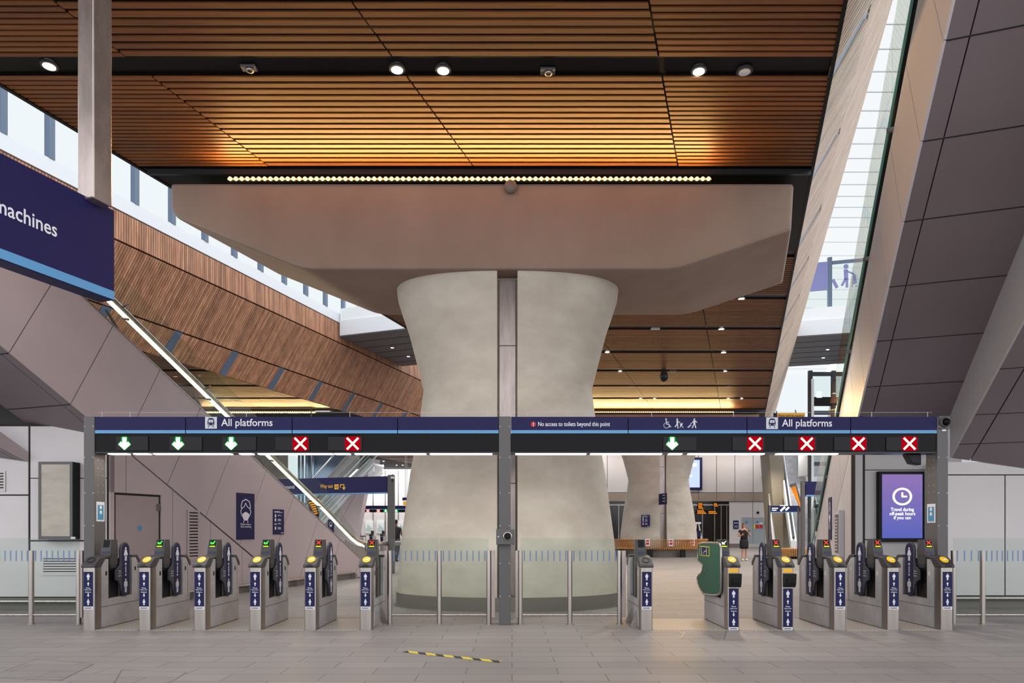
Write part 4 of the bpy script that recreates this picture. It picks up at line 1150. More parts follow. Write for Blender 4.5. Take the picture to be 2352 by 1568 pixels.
    if screen == 'go': f.line([(-.028, .105), (-.005, .085)], .016); f.line([(-.01, .08), (.03, .12)], .016); f.line([(-.03, .085), (.02, .085)], .012); m_ = 'green_bright'
    elif screen == 'arrow': f.line([(.028, .12), (-.022, .082)], .012); f.line([(-.025, .11), (-.025, .08), (.008, .08)], .012); m_ = 'green_led'
    elif screen == 'no': f.line([(-.026, .075), (.026, .125)], .013); f.line([(-.026, .125), (.026, .075)], .013); m_ = 'red_bright'
    else: m_ = None
    if m_: f.mb.build('display_symbol', m_, r, **B)
    if m_:
        f = Flat((0, .402, 1.108), (1, 0, 0), v2, .005); f.rect(-.038, .036, .038, .054); f.mb.build('display_bar', 'lime_lit', r, **B)
    f = Flat((0, .392, 1.045), (1, 0, 0), (0, 0, 1), .002); f.rect(-.05, .0, .05, .035); f.mb.build('post_label', 'navy_plastic', r, **B)
    for s_ in paddles: paddle(r, s_ * .078, s_)
    # floor-to-head sticker
    z0, z1 = (.045, .58) if sanitiser else (.33, .81)
    f = Flat((0, 0, 0), (1, 0, 0), (0, 0, 1), .002); f.rect(-.066, z0, .066, z1); st_ = f.mb.build('distance_sticker', 'deep_navy', r, **B)
    f = Flat((0, 0, 0), (1, 0, 0), (0, 0, 1), .002); f.rect(-.066, z0 - .04, .066, z0 - .002); f.mb.build('sticker_strip', 'white_sticker', st_, **B)
    f = Flat((0, 0, 0), (1, 0, 0), (0, 0, 1), .004); f.rect(-.052, z0 - .027, .045, z0 - .017); f.mb.build('strip_print', 'navy', st_, **B)
    f = Flat((0, 0, 0), (1, 0, 0), (0, 0, 1), .004)
    H = z1 - z0; U = H / .48
    f.person(0, z1 - .115 * U, .09 * U); f.person(0, z0 + .02 * U, .085 * U, dress=True)
    f.arrow(0, z1 - .195 * U, .034, .055 * U); f.arrow(0, z0 + .13 * U, .034, .055 * U, up=False)
    for i, wd_ in enumerate(('Please', 'keep your', 'distance')): f.text(wd_, 0, z1 - (.232 + .028 * i) * U, h=.018 * (1.25 if i == 1 else 1), align='C')
    f.mb.build('sticker_print', 'sign_white', st_, **B)
    if foot:
        MB().prism([(foot * .07, .35, 0), (foot * .15, .35, 0), (foot * .16, .35, .02), (foot * .09, .35, .22), (foot * .07, .35, .22)], (0, .04, 0)).build('floor_bracket', 'steel', r, **B)
        MB().prism([(foot * .07, .75, 0), (foot * .15, .75, 0), (foot * .16, .75, .02), (foot * .09, .75, .22), (foot * .07, .75, .22)], (0, .04, 0)).build('floor_bracket', 'steel', r, **B)
    return r
GX = [(190 + 216) / 2, (318 + 344) / 2, (445 + 471) / 2, (573 + 599) / 2, (699 + 725) / 2, (827 + 852) / 2,
      1485.5, 1685, 1809.5, 1930, 2053, 2176]
def sanitiser(gx_):
    X = fx(gx_, GF_Y); lb = 'black hand gel box on the gate whose left side carries the green panel' if gx_ < 1700 else 'black hand gel box on the second gate right of the wide lane'
    t = thing('hand_gel_box', lb, 'dispenser', (X, GF_Y, .58))
    MB().prism([(X - .075, GF_Y - .002, .60), (X - .075, GF_Y - .002, .79), (X - .075, GF_Y - .10, .79), (X - .075, GF_Y - .085, .66), (X - .075, GF_Y - .06, .60)], (.16, 0, 0)).build('housing', 'black_plastic', t, bevel=.008)
    MB().box(X - .05, GF_Y - .104, .665, X + .06, GF_Y - .096, .72).build('drip_panel', 'black', t)
    MB().box(X - .066, GF_Y - .004, .80, X + .066, GF_Y - .001, .855).build('colour_label', 'sign_yellow', t)
gate(GX[0], 'leftmost ticket gate, with a blank black reader head', 1, (1,), 'off', blank=True)
gate(GX[1], 'ticket gate second from the left, in front of the grey door', 1, (1,), 'go')
gate(GX[2], 'ticket gate third from the left, below the tall wall vent', 1, (1,), 'go')
gate(GX[3], 'ticket gate fourth from the left, below the masked face poster', 1, (1,), 'go')
gate(GX[4], 'ticket gate fifth from the left, with paddles on both sides', 1, (1, -1), 'no')
gate(GX[5], 'ticket gate beside the glass barrier left of the column', 1, (-1,), 'no', foot=1)
gate(GX[6], 'ticket gate right of the column, with a blank reader and no paddles', -1, (), 'off', blank=True, foot=-1)
wide = gate(GX[7], 'ticket gate of the wide lane, carrying the steel framed green panel', -1, (1,), 'arrow', sanitiser=True)
gate(GX[8], 'second ticket gate right of the wide lane, with a gel box', -1, (-1, 1), 'no', sanitiser=True)
gate(GX[9], 'third ticket gate from the right, before the far wall posters', -1, (-1, 1), 'no')
gate(GX[10], 'second ticket gate from the right, under the purple screen', -1, (-1, 1), 'no')
gate(GX[11], 'rightmost ticket gate, beside the right gantry post', -1, (-1,), 'no')
sanitiser(GX[7]); sanitiser(GX[8])
# wide lane paddle: steel loop with green panel, on the passage face of that gate
lx = -.105; Xp = fx(GX[7], GF_Y) + lx
def wy(px): return Xp * F / (px - CX) - GF_Y
def wz(px, py): return CH + (HY - py) * (wy(px) + GF_Y) / F
lp = [(1604, 1256), (1606, 1250), (1612, 1247), (1630, 1246), (1648, 1247), (1654, 1250), (1656, 1258), (1656, 1300), (1656, 1352), (1654, 1362), (1648, 1366), (1632, 1366), (1616, 1363), (1609, 1352), (1603, 1338), (1602, 1326), (1605, 1320), (1611, 1316), (1614, 1308), (1614, 1298), (1611, 1292), (1605, 1288), (1603, 1280), (1603, 1266)]
lp = [(wy(a), wz(a, b)) for a, b in lp]
pd = MB().tube([(lx, y, z) for y, z in lp], .016, 8, closed=True).build('wide_paddle_frame', 'steel', wide, smooth=True, local=True)
MB().prism([(lx - .006, y, z) for y, z in lp], (.012, 0, 0)).build('wide_paddle_panel', 'green_panel', pd, local=True)
f = Flat((lx - .007, 0, 0), (0, -1, 0), (0, 0, 1), .004)
ya, yb = wy(1631), wy(1608); za, zb = .99, 1.14
f.rrect(-yb, za, -ya, zb, .02); f.mb.build('lane_sign_frame', 'lime', pd, local=True)
f = Flat((lx - .007, 0, 0), (0, -1, 0), (0, 0, 1), .007); f.rect(-yb + .03, za + .014, -ya - .03, zb - .014); f.mb.build('lane_sign', 'deep_navy', pd, local=True)
f = Flat((lx - .007, 0, 0), (0, -1, 0), (0, 0, 1), .010)
cu = (-yb - ya) / 2; wdt = (yb - ya) * .25
f.ring(cu - wdt, za + .042, .016, .024, sv=1.0, n=16); f.disc(cu - wdt - .01, zb - .034, .011, n=10); f.rect(cu - wdt - .02, za + .06, cu - wdt, zb - .05)
f.disc(cu + wdt, zb - .03, .011, n=10); f.rect(cu + wdt - .014, za + .02, cu + wdt + .014, zb - .045); f.line([(cu + wdt, zb - .06), (cu, za + .06), (cu - .02, za + .03)], .012)
f.mb.build('lane_pictogram', 'sign_white', pd, local=True)
for y_, z_ in ((.4, .72), (1.05, .74)): MB().ball((lx, y_, z_), .02, 10, 6).build('paddle_hinge', 'gantry_grey', pd, local=True)

# steel tread plates let into the floor of each passage
k = 80
for a, b in list(zip(GX[:5], GX[1:6])) + list(zip(GX[6:11], GX[7:12])):
    struct('trim_%d' % k, MB().box(fx(a, GF_Y) + .09, GF_Y - .01, 0.0, fx(b, GF_Y) - .09, GF_Y + 1.22, .005), 'tread_steel'); k += 1

# ================================================================== WALL ITEMS, LEFT
# poster case on the front-left wall
Yc = 11.74
t = thing('poster_case', 'tall wall mounted poster case with empty grey sheet at far left', 'display case', (fx(134, Yc), Yc + .1, fz(1240, Yc)))
x0, x1, z0, z1 = fx(89, Yc), fx(167, Yc), fz(1239, Yc), fz(1060, Yc)
MB().box(x0, Yc, z0, x1, YL - .005, z1).build('case', 'black', t, bevel=.006)
fr = MB(); fr.box(x0, Yc - .012, z0, x0 + .045, Yc, z1).box(x1 - .045, Yc - .012, z0, x1, Yc, z1).box(x0 + .045, Yc - .012, z0, x1 - .045, Yc, z0 + .06).box(x0 + .045, Yc - .012, z1 - .045, x1 - .045, Yc, z1)
fr.build('frame', 'gantry_grey', t)
mottle('poster_sheet', rgb(168, 158, 146), rgb(188, 178, 164), 2.5, 0.22, stretch=(1, 1, 2.5))
MB().box(x0 + .045, Yc - .006, z0 + .06, x1 - .045, Yc - .001, z1 - .045).build('poster_sheet', 'poster_sheet', t)
MB().box(x1 - .02, Yc - .02, z0 + .01, x1 + .05, Yc - .001, z0 + .05).build('name_plate', 'icon_grey', t)
def louvre(name, label, O, u, v, w, h, n, wide=.55, m='wall_panel', frame=.03):
    """framed vent: O lower-left corner, u across, v up"""
    O, u, v = Vector(O), Vector(u).normalized(), Vector(v).normalized(); nn = u.cross(v)
    t = thing(name, label, 'vent', tuple(O))
    MB().obox(O + nn * .001, u * w, v * h, nn * .004).build('backing', 'black', t)
    f = MB()
    for (a, b, c, d) in ((0, 0, w, frame), (0, h - frame, w, h), (0, frame, frame, h - frame), (w - frame, frame, w, h - frame)):
        f.obox(O + u * a + v * b + nn * .001, u * (c - a), v * (d - b), nn * .014)
    f.build('frame', m, t)
    hh = (h - 2 * frame) / n
    for i in range(n):
        b = O + u * frame + v * (frame + i * hh)
        MB().prism([b + nn * .016, b + v * hh * wide + nn * .004, b + v * (hh * wide + .006) + nn * .004, b + v * .006 + nn * .018], u * (w - 2 * frame)).build('louvre', m, t)
    return t
louvre('wall_vent', 'small white louvred vent cut by the left edge of the photo', (fx(-20, YL) + .0, YL - .001, fz(1129, YL)), (1, 0, 0), (0, 0, 1), .255, .36, 6)
louvre('wall_vent', 'low grey louvred vent seen through the left glass barrier', (fx(97, YL), YL - .001, fz(1321, YL)), (1, 0, 0), (0, 0, 1), .66, .33, 6)
def wallA(px, py, o=.031):     # point on the left wall seen at a pixel
    t_ = (px - CX) / F; Y = 11.08 / (K - t_); return Vector((XA(Y), Y, CH + (HY - py) * Y / F)) + Vector(NA) * o
UA = Vector((K, 1, 0)).normalized()
def wall_rect(px0, px1, py0, py1, side=0):
    a = wallA(px0, py1); b = wallA(px1, py1); w = (b - a).length
    top = wallA(px0, py0)
    return a, w, top.z - a.z
O, w, h = wall_rect(427, 455, 1184, 1281)
O = wallA(427, 1288); louvre('wall_vent', 'tall grey louvred vent in the wall under the escalator', O, UA, (0, 0, 1), w, 1.02, 15, m='cladding', frame=.045)
def board(name, label, cat, px0, px1, py0, py1):
    O, w, h = wall_rect(px0, px1, py0, py1)
    r = MB().obox(O, UA * w, Vector(NA) * .012, (0, 0, h)).build(name, 'navy')
    tag(r, label, cat)
    return r, O, w, h
r, O, w, h = board('wall_poster', 'large dark blue poster of a masked face on the escalator wall', 'poster', 540, 581, 1131, 1239)
def FA(O, lift=.003): return Flat(O + Vector(NA) * .012, UA, (0, 0, 1), lift)
def mask_face(f, cu, cv, s):
    hair = [(-.32, .05), (-.36, .25), (-.28, .5), (0, .62), (.28, .5), (.36, .25), (.32, .05)]
    f.line([(cu + x * s, cv + y * s) for x, y in hair], .05 * s)
    f.line([(cu - .33 * s, cv + .12 * s), (cu - .12 * s, cv + .22 * s), (cu - .02 * s, cv + .42 * s), (cu + .12 * s, cv + .22 * s), (cu + .33 * s, cv + .12 * s)], .04 * s)
    f.line([(cu - .32 * s, cv + .08 * s), (cu - .40 * s, cv - .02 * s), (cu - .34 * s, cv - .2 * s), (cu - .26 * s, cv - .3 * s)], .04 * s)
    f.line([(cu + .32 * s, cv + .08 * s), (cu + .40 * s, cv - .02 * s), (cu + .34 * s, cv - .2 * s), (cu + .26 * s, cv - .3 * s)], .04 * s)
    f.poly([(cu - .26 * s, cv - .16 * s), (cu, cv - .05 * s), (cu + .26 * s, cv - .16 * s), (cu + .24 * s, cv - .36 * s), (cu + .12 * s, cv - .52 * s), (cu - .12 * s, cv - .52 * s), (cu - .24 * s, cv - .36 * s)])
    f.line([(cu - .15 * s, cv - .52 * s), (cu - .16 * s, cv - .64 * s)], .04 * s); f.line([(cu + .15 * s, cv - .52 * s), (cu + .16 * s, cv - .64 * s)], .04 * s)
f = FA(O); mask_face(f, w / 2, h * .62, w * .72); f.done('face_symbol', 'sign_white', r)
f = FA(O); f.text('Please wear a', w / 2, h * .31, w=w * .58, align='C'); f.text('face covering', w / 2, h * .245, w=w * .58, align='C'); f.done('lettering', 'sign_white', r)
def info_poster(f, w, h, name, par):
    f.rect(w * .1, h * .905, w * .62, h * .925); f.rect(w * .1, h * .87, w * .84, h * .89)
    for i, v in enumerate((.74, .58, .41, .25)):
        if i == 2: f.rect(w * .12, h * v - h * .03, w * .18, h * v + h * .03); f.rect(w * .24, h * v - h * .03, w * .30, h * v + h * .03)
        else: f.disc(w * .2, h * v, w * .065, w * .1)
        for j in range(2 if i in (0, 2) else 4): f.rect(w * .42, h * (v + .028 - j * .024), w * (.66 + .07 * (j % 2)), h * (v + .04 - j * .024))
    f.rect(w * .7, h * .05, w * .93, h * .075); f.done(name, 'sign_white', par)
r, O, w, h = board('wall_poster', 'smaller dark blue notice with white symbols, beside the escalator glass', 'poster', 624, 649, 1169, 1227)
info_poster(FA(O), w, h, 'printed_symbols', r)

# ================================================================== SCREEN AND POSTERS, RIGHT
Yw = YS - .1
t = thing('wall_screen', 'large lit purple screen telling people to travel off-peak', 'screen', (fx(2071, Yw), Yw, fz(1243, Yw)))
x0, x1, z0, z1 = fx(2019, Yw), fx(2124, Yw), fz(1244, Yw), fz(1082, Yw)
MB().box(x0, Yw, z0, x1, YS - .002, z1).build('bezel', 'black', t, bevel=.008)
sx0, sx1, sz0, sz1 = fx(2026, Yw), fx(2118.5, Yw), fz(1235.5, Yw), fz(1089, Yw)
MB().box(sx0, Yw - .004, sz0, sx1, Yw - .0005, sz1).build('display', 'screen_purple', t)
f = Flat((fx(2072, Yw), Yw - .004, fz(1140, Yw)), (1, 0, 0), (0, 0, 1), .003)
p_ = Yw / F
f.ring(0, 0, 17.5 * p_, 22.5 * p_, sv=.9); f.line([(0, 8.5 * p_), (0, 0)], 4 * p_); f.line([(0, 0), (10 * p_, 0)], 4 * p_)
f.text('Travel during', 0, -36 * p_, w=53 * p_, h=10.5 * p_, align='C'); f.text('off-peak hours', 0, -45.5 * p_, w=59 * p_, h=10.5 * p_, align='C'); f.text('if you can', 0, -54.5 * p_, w=39 * p_, h=10 * p_, align='C')
f.done('clock_and_message', 'screen_text', t)

def wallR(px, py, o=.031):
    t_ = (px - CX) / F; Y = 2.16 / (t_ - K); return Vector((XR(Y), Y, CH + (HY - py) * Y / F)) + Vector(NR) * o
UR = -UA                             # reading direction on the right wall (towards the camera)
def boardR(name, label, cat, px0, px1, py0, py1, m='navy', th=.015):
    a = wallR(px0, py1); b = wallR(px1, py1); w = (b - a).length; z1 = wallR((px0 + px1) / 2, py0).z; z0 = wallR((px0 + px1) / 2, py1).z
    a.z = z0
    o = MB().obox(a, UR * w, Vector(NR) * th, (0, 0, z1 - z0)).build(name, m); tag(o, label, cat)
    return o, a, w, z1 - z0
r, O, w, h = boardR('wall_poster', 'narrow looking dark blue masked face poster on the right wall', 'poster', 1907, 1914, 1142, 1239)
f = Flat(O + Vector(NR) * .015, UR, (0, 0, 1), .003); mask_face(f, w / 2, h * .62, w * .72); f.text('Please wear a', w / 2, h * .31, w=w * .6, align='C'); f.text('face covering', w / 2, h * .245, w=w * .6, align='C'); f.done('printed_symbols', 'sign_white', r)
r, O, w, h = boardR('wall_poster', 'dark blue notice partly behind the grey information case on the right wall', 'poster', 1926.5, 1931.5, 1181, 1242)
info_poster(Flat(O + Vector(NR) * .015, UR, (0, 0, 1), .003), w, h, 'printed_symbols', r)
r, O, w, h = boardR('information_case', 'grey wall case with dark information sheet on the right wall', 'display case', 1932, 1943, 1172, 1287, 'icon_grey', .10)
f = Flat(O + Vector(NR) * .10, UR, (0, 0, 1), .004); f.rect(w * .12, h * .15, w * .88, h * .92); f.done('information_sheet', 'gantry_grey', r)
f = Flat(O + Vector(NR) * .10, UR, (0, 0, 1), .008)
for i in range(11): f.rect(w * .2, h * (.2 + .063 * i), w * .7, h * (.225 + .063 * i))
f.done('printed_lines', 'icon_grey', r)
a = wallR(1924, 1279, .03); b = wallR(1932, 1279, .03)
louvre('wall_vent', 'small louvred vent in the right wall below the notices', a, UR, (0, 0, 1), (b - a).length, .48, 6)

# ================================================================== FLOOR MARKS
Y0_, Y1_ = 2195 / (1496 - 1215), 2195 / (1520 - 1215)
a = Vector((fx(930, Y0_), Y0_, .002)); b = Vector((fx(1150, Y1_), Y1_, .002)); d = (b - a); L_ = d.length; ang = math.atan2(d.y, d.x)
t = MB().box(0, -.045, 0, L_, .045, .002).build('floor_tape', 'hazard_tape'); t.location = a; t.rotation_euler = (0, 0, ang)
tag(t, 'strip of yellow and black hazard tape stuck on the floor', 'tape')
def cover(label, pts):
    P = [Vector((fx(x, 2195 / (y - 1215)), 2195 / (y - 1215), .001)) for x, y in pts]
    t = thing('access_cover', label, 'floor cover', tuple(P[0]), 'access covers in the floor')
    m_ = MB()
    for i in range(4):
        p, q = P[i], P[(i + 1) % 4]; e = (q - p).normalized(); n_ = Vector((-e.y, e.x, 0)) * .006
        m_.prism([p - n_, q - n_, q + n_, p + n_], (0, 0, .0015))
    m_.build('frame', 'steel', t)
    c = sum(P, Vector()) / 4
    MB().prism([c + (p - c) * .985 for p in P], (0, 0, .0008)).build('lid', 'floor_tiles', t)
cover('square access cover in the floor before the wide gate lane', [(1563, 1466), (1664, 1466), (1668, 1450), (1573, 1450)])
cover('square access cover in the floor at the lower left, nearer the photo edge', [(-30, 1556), (140, 1562), (215, 1525), (85, 1513)])
cover('square access cover in the floor at the lower left, further right', [(250, 1590), (395, 1565), (428, 1544), (280, 1538)])

# ================================================================== FAR HALL, CENTRE AND RIGHT
# slatted bench round the far column
cxb, cyb = 7.70, 35.9
t = thing('slatted_bench', 'long curved wooden slat bench wrapped round the distant column', 'bench', (cxb, cyb, 0))
def oval(a, rx, ry): return Vector((cxb + rx * math.sin(a), cyb - ry * math.cos(a), 0))
n = 100; bm_ = MB()
for i in range(n):
    a = -math.pi * .62 + math.pi * 1.24 * i / (n - 1)
    c = oval(a, 2.45, 1.65); nn = Vector((math.sin(a) / 2.45, -math.cos(a) / 1.65, 0)).normalized(); tt = Vector((-nn.y, nn.x, 0))
    prof = [(.0, .42), (.42, .38), (.52, .42), (.50, .47), (.12, .48), (.07, .80), (.14, .84), (.10, .90), (-.02, .86), (-.04, .45)]
    bm_.prism([c + nn * r_ + Vector((0, 0, z)) - tt * .014 for r_, z in prof], tt * .028)
bm_.build('slat', 'bench_wood', t, kind='stuff')
mb = MB(); mb.loft([[oval(2 * math.pi * i / 48, 2.42, 1.62) + Vector((0, 0, z)) for i in range(48)] for z in (0, .40)]); mb.build('base', 'plinth', t)
for i in range(4):
    a = -.9 + .6 * i; c = oval(a, 2.75, 1.95); MB().box(c.x - .12, c.y - .1, 0, c.x + .12, c.y + .1, .38).build('foot', 'black_plastic', t)
for px, lb in ((1487, 'white and red paper sign on the bench back, leftmost of three'), (1541, 'white and red paper sign on the bench back, middle of three'), (1590, 'white and red paper sign on the bench back, rightmost of three')):
    Yp = 34.05 if px != 1590 else 34.5
    x = fx(px, Yp); r = MB().box(x - .12, Yp - .02, .56, x + .12, Yp - .005, .92).build('paper_sign', 'white_sticker'); tag(r, lb, 'sign', 'paper signs on the slatted bench')
    f = Flat((x, Yp - .02, .74), (1, 0, 0), (0, 0, 1), .004); f.rect(-.08, .04, .08, .12); f.rect(-.08, -.12, .08, 0); f.done('red_print', 'sign_red', r)
# info poster and blade sign on the far column
Yq = 34.55
r = MB().box(fx(1473, Yq), Yq, fz(1210, Yq), fx(1493, Yq), Yq + .06, fz(1182, Yq)).build('wall_poster', 'navy'); tag(r, 'small dark blue notice with white symbols on the distant column', 'poster')
info_poster(Flat((fx(1473, Yq), Yq, fz(1210, Yq)), (1, 0, 0), (0, 0, 1), .004), 20 * Yq / F, 28 * Yq / F, 'printed_symbols', r)
r = MB().prism([(fx(1513, 34.3), 34.3, fz(1159, 34.3)), (fx(1531, 33.6), 33.6, fz(1157, 33.6)), (fx(1531, 33.6), 33.6, fz(1132, 33.6)), (fx(1513, 34.3), 34.3, fz(1134, 34.3))], (.05, .1, 0)).build('blade_sign', 'navy'); tag(r, 'small dark blue blade sign sticking out of the distant column slot', 'sign')
MB().box(fx(1520, 34.3), 34.3, fz(1146, 34.3), fx(1520, 34.3) + .06, 34.75, fz(1143, 34.3)).build('arm', 'slot_steel', r)
O = Vector((fx(1513, 34.3), 34.3, fz(1157, 34.3))); u = (Vector((fx(1531, 33.6), 33.6, 0)) - Vector((fx(1513, 34.3), 34.3, 0))).normalized()
f = Flat(O, u, (0, 0, 1), .006)
for v in (.1, .25, .4): f.rect(.38, v, .5, v + .04); f.arrow(.58, v - .03, .08, .10)
f.done('lettering', 'sign_white', r)
# tall screen on the back wall
Yb = YB - .2
t = thing('wall_screen', 'tall pale blue lit screen high on the back wall behind the distant column', 'screen', (fx(1585, Yb), Yb, fz(1125, Yb)))
MB().box(fx(1562, Yb), Yb, fz(1125, Yb), fx(1613, Yb), YB - .01, fz(1050, Yb)).build('bezel', 'navy', t)
MB().box(fx(1567, Yb), Yb - .02, fz(1119, Yb), fx(1607, Yb), Yb - .003, fz(1056, Yb)).build('display', 'screen_white', t)
f = Flat((fx(1567, Yb), Yb - .02, fz(1119, Yb)), (1, 0, 0), (0, 0, 1), .01); f.rect(.5, 1.6, 1.1, 1.85); f.rect(.4, .8, .75, .95); f.done('message', 'screen_text', t)
# orange departure boards inside the shop front
Yd = YB - .15
for k_, (p0, p1, q0, q1, lb) in enumerate(((1603, 1616, 1155, 1168, 'orange lit departure text in the dark shop front, upper left'), (1639, 1650, 1155, 1163, 'orange lit departure text in the dark shop front, upper right'), (1600, 1624, 1171, 1180, 'orange lit departure text in the dark shop front, lower left'), (1626, 1648, 1173, 1180, 'orange lit departure text in the dark shop front, lower right'))):
    r = MB().box(fx(p0, Yd), Yd, fz(q1, Yd), fx(p1, Yd), YB - .02, fz(q0, Yd)).build('departure_board', 'black'); tag(r, lb, 'display', 'departure boards in the shop front')
    f = Flat((fx(p0, Yd), Yd, fz(q1, Yd)), (1, 0, 0), (0, 0, 1), .006); W_, H_ = (p1 - p0) * Yd / F, (q1 - q0) * Yd / F; nn = max(2, int(H_ / .085))
    for i in range(nn): f.rect(W_ * .06, H_ * (i + .2) / nn, W_ * (.94 - .25 * ((i * 7) % 3) / 2), H_ * (i + .75) / nn)
    f.done('amber_lines', 'amber_led', r)
# folding A board
Ya = 38.4
t = thing('folding_board', 'white folding A frame stand right of the slatted bench', 'stand', (fx(1606, Ya), Ya, 0))
for sx in (-1, 1):
    for dy in (-.18, .18):
        MB().tube([(fx(1602, Ya) + sx * .06, Ya + dy * .15, 1.75), (fx(1604, Ya) + sx * (.34 if sx > 0 else .28), Ya + dy, 0)], .022, 8).build('leg', 'white_paint', t)
MB().box(fx(1596, Ya), Ya - .02, 1.70, fx(1610, Ya), Ya + .02, 1.80).build('top_bar', 'white_paint', t)
MB().box(fx(1598, Ya), Ya - .1, 1.0, fx(1609, Ya), Ya - .08, 1.32).build('board', 'navy', t)
# notices by the grey double door
r = MB().box(fx(1684, YB), YB - .04, fz(1214, YB), fx(1696, YB), YB, fz(1195, YB)).build('wall_poster', 'navy'); tag(r, 'small dark blue notice beside the grey double door', 'poster')
f = Flat((fx(1684, YB), YB - .04, fz(1214, YB)), (1, 0, 0), (0, 0, 1), .006); f.rect(.08, .38, .16, .5); f.rect(.24, .38, .32, .5); f.rect(.1, .2, .3, .24); f.rect(.06, .12, .34, .15); f.done('printed_symbols', 'sign_white', r)
for px, py, w_, m_, lb in ((1714, 1199, .11, 'paper_blue', 'round blue sign on the left door leaf'), (1739, 1199, .11, 'paper_blue', 'round blue sign on the right door leaf')):
    tag(MB().lathe([(w_, -.02), (w_, 0)], (fx(px, YB), YB - .02, fz(py, YB)), 18, axis='Y').build('door_sign', m_), lb, 'sign', 'signs on the grey double door')
for px, lb in ((1739, 'red and white square sign on the right door leaf, left one'), (1748, 'red and white square sign on the right door leaf, right one')):
    r = MB().box(fx(px, YB) - .12, YB - .03, fz(1213, YB), fx(px, YB) + .12, YB - .012, fz(1204, YB)).build('door_sign', 'sign_red'); tag(r, lb, 'sign', 'signs on the grey double door')
    MB().box(fx(px, YB) - .12, YB - .03, fz(1204, YB) + .003, fx(px, YB) + .12, YB - .012, fz(1200, YB)).build('white_header', 'white_sticker', r)
r = MB().box(fx(1731, YB), YB - .03, fz(1215, YB), fx(1734, YB), YB - .012, fz(1204, YB)).build('door_sign', 'lime'); tag(r, 'narrow green and yellow sign in the middle of the grey double door', 'sign')
for px, py, lb in ((1751, 1096, 'small black camera high on the back wall right part'), (1740, 1177, 'small black camera above the grey double door')):
    r = MB().ball((fx(px, YB), YB - .1, fz(py, YB)), .1, 10, 7).box(fx(px, YB) - .03, YB - .1, fz(py, YB) - .02, fx(px, YB) + .03, YB, fz(py, YB) + .02).build('wall_camera', 'black'); tag(r, lb, 'camera')

# escalators and stairs rising away at the right
def flight(name, label, px, Yb, width, m_side, n, soffit='beige_panel', run=.62, rise=.34, z0=0.0):
    xb = fx(px, Yb); t = thing(name, label, 'escalator', (xb, Yb, z0))
    d = Vector((K, 1, 0)) * run; pn = PN
    for i in range(n):
        a = Vector((xb, Yb, z0)) + d * i
        MB().prism([a + Vector((0, 0, rise * i - (.3 if i else 0))), a + pn * width + Vector((0, 0, rise * i - (.3 if i else 0))), a + pn * width + Vector((0, 0, rise * (i + 1))), a + Vector((0, 0, rise * (i + 1)))], d * 1.02).build('step', 'brushed_body', t)
    A = Vector((xb, Yb, z0)) - d * .8; E = Vector((xb, Yb, z0)) + d * n; up = Vector((0, 0, rise * n))
    for nm, o, lo in (('balustrade', -pn * .32, 'l'), ('balustrade', pn * width, 'r')):
        MB().prism([A + o + Vector((0, 0, .0)), E + o + up + Vector((0, 0, -.5)), E + o + up + Vector((0, 0, .9)), A + o + Vector((0, 0, .75))], pn * .30).build(nm, m_side, t)
        MB().tube([A + o + pn * .15 + Vector((0, 0, .92)), E + o + pn * .15 + up + Vector((0, 0, 1.06))], .06, 8).build('handrail', 'dark_steel', t)
    return t
flight('escalator', 'far escalator bank with visible steps rising at the right of the hall', 1829, 38.5, 1.15, 'white_paint', 30)
# plain side wall between back wall and that escalator, and a second narrow flight edge
sw = thing('escalator_enclosure', 'olive brown flat side panel left of the far escalator steps', 'panel', (fx(1800, 44), 44, 0))
MB().prism([(fx(1783, 44), 44, 0), (fx(1817, 44), 44, 0), (fx(1795, 46), 46, 7.2), (fx(1765, 46), 46, 7.2)], (.5, 3, 0)).build('side_panel', 'olive_panel', sw)
MB().prism([(fx(1776, 43.9), 43.9, 0), (fx(1783, 43.9), 43.9, 0), (fx(1768, 45.9), 45.9, 3.8), (fx(1765, 45.9), 45.9, 3.8)], (.2, .1, 0)).build('edge_trim', 'white_paint', sw)
# lift tower behind
lt = thing('lift_tower', 'glass and dark steel lift tower at the right, under the footbridge', 'lift', (fx(1898, 38.7), 38.7, 0))
xl, xr = fx(1863, 38.7), fx(1945, 38.7)
for x in (xl, (xl + xr) / 2 + .3, xr): MB().box(x - .11, 38.7, 0, x + .09, 38.9, 10.4).build('frame_post', 'dark_steel', lt)
for z in (0.15, 2.6, 5.0, 6.4, 7.0, 7.9, 8.4, 10.1): MB().box(xl + .1, 38.72, z, xr - .1, 38.86, z + (.22 if z not in (6.4, 8.4) else .5)).build('frame_beam', 'dark_steel' if z not in (8.4,) else 'black', lt)
for z0, z1 in ((.4, 2.55), (2.85, 4.95), (5.25, 6.38), (7.25, 7.88), (8.95, 10.05)): MB().box(xl + .1, 38.78, z0, xr - .1, 38.8, z1).build('glass_panel', 'clear_glass', lt)
MB().box(xl + .4, 40, 4.6, xr - .2, 41.4, 7.0).build('lift_car', 'white_panel', lt)
MB().box(xl - .02, 38.6, 0, xl + .12, 38.7, 9.9).build('lit_edge', 'white_paint', lt)
MB().box(xl + .3, 38.66, 8.85, xl + .6, 38.7, 9.2).build('lift_indicator', 'soft_white', lt)
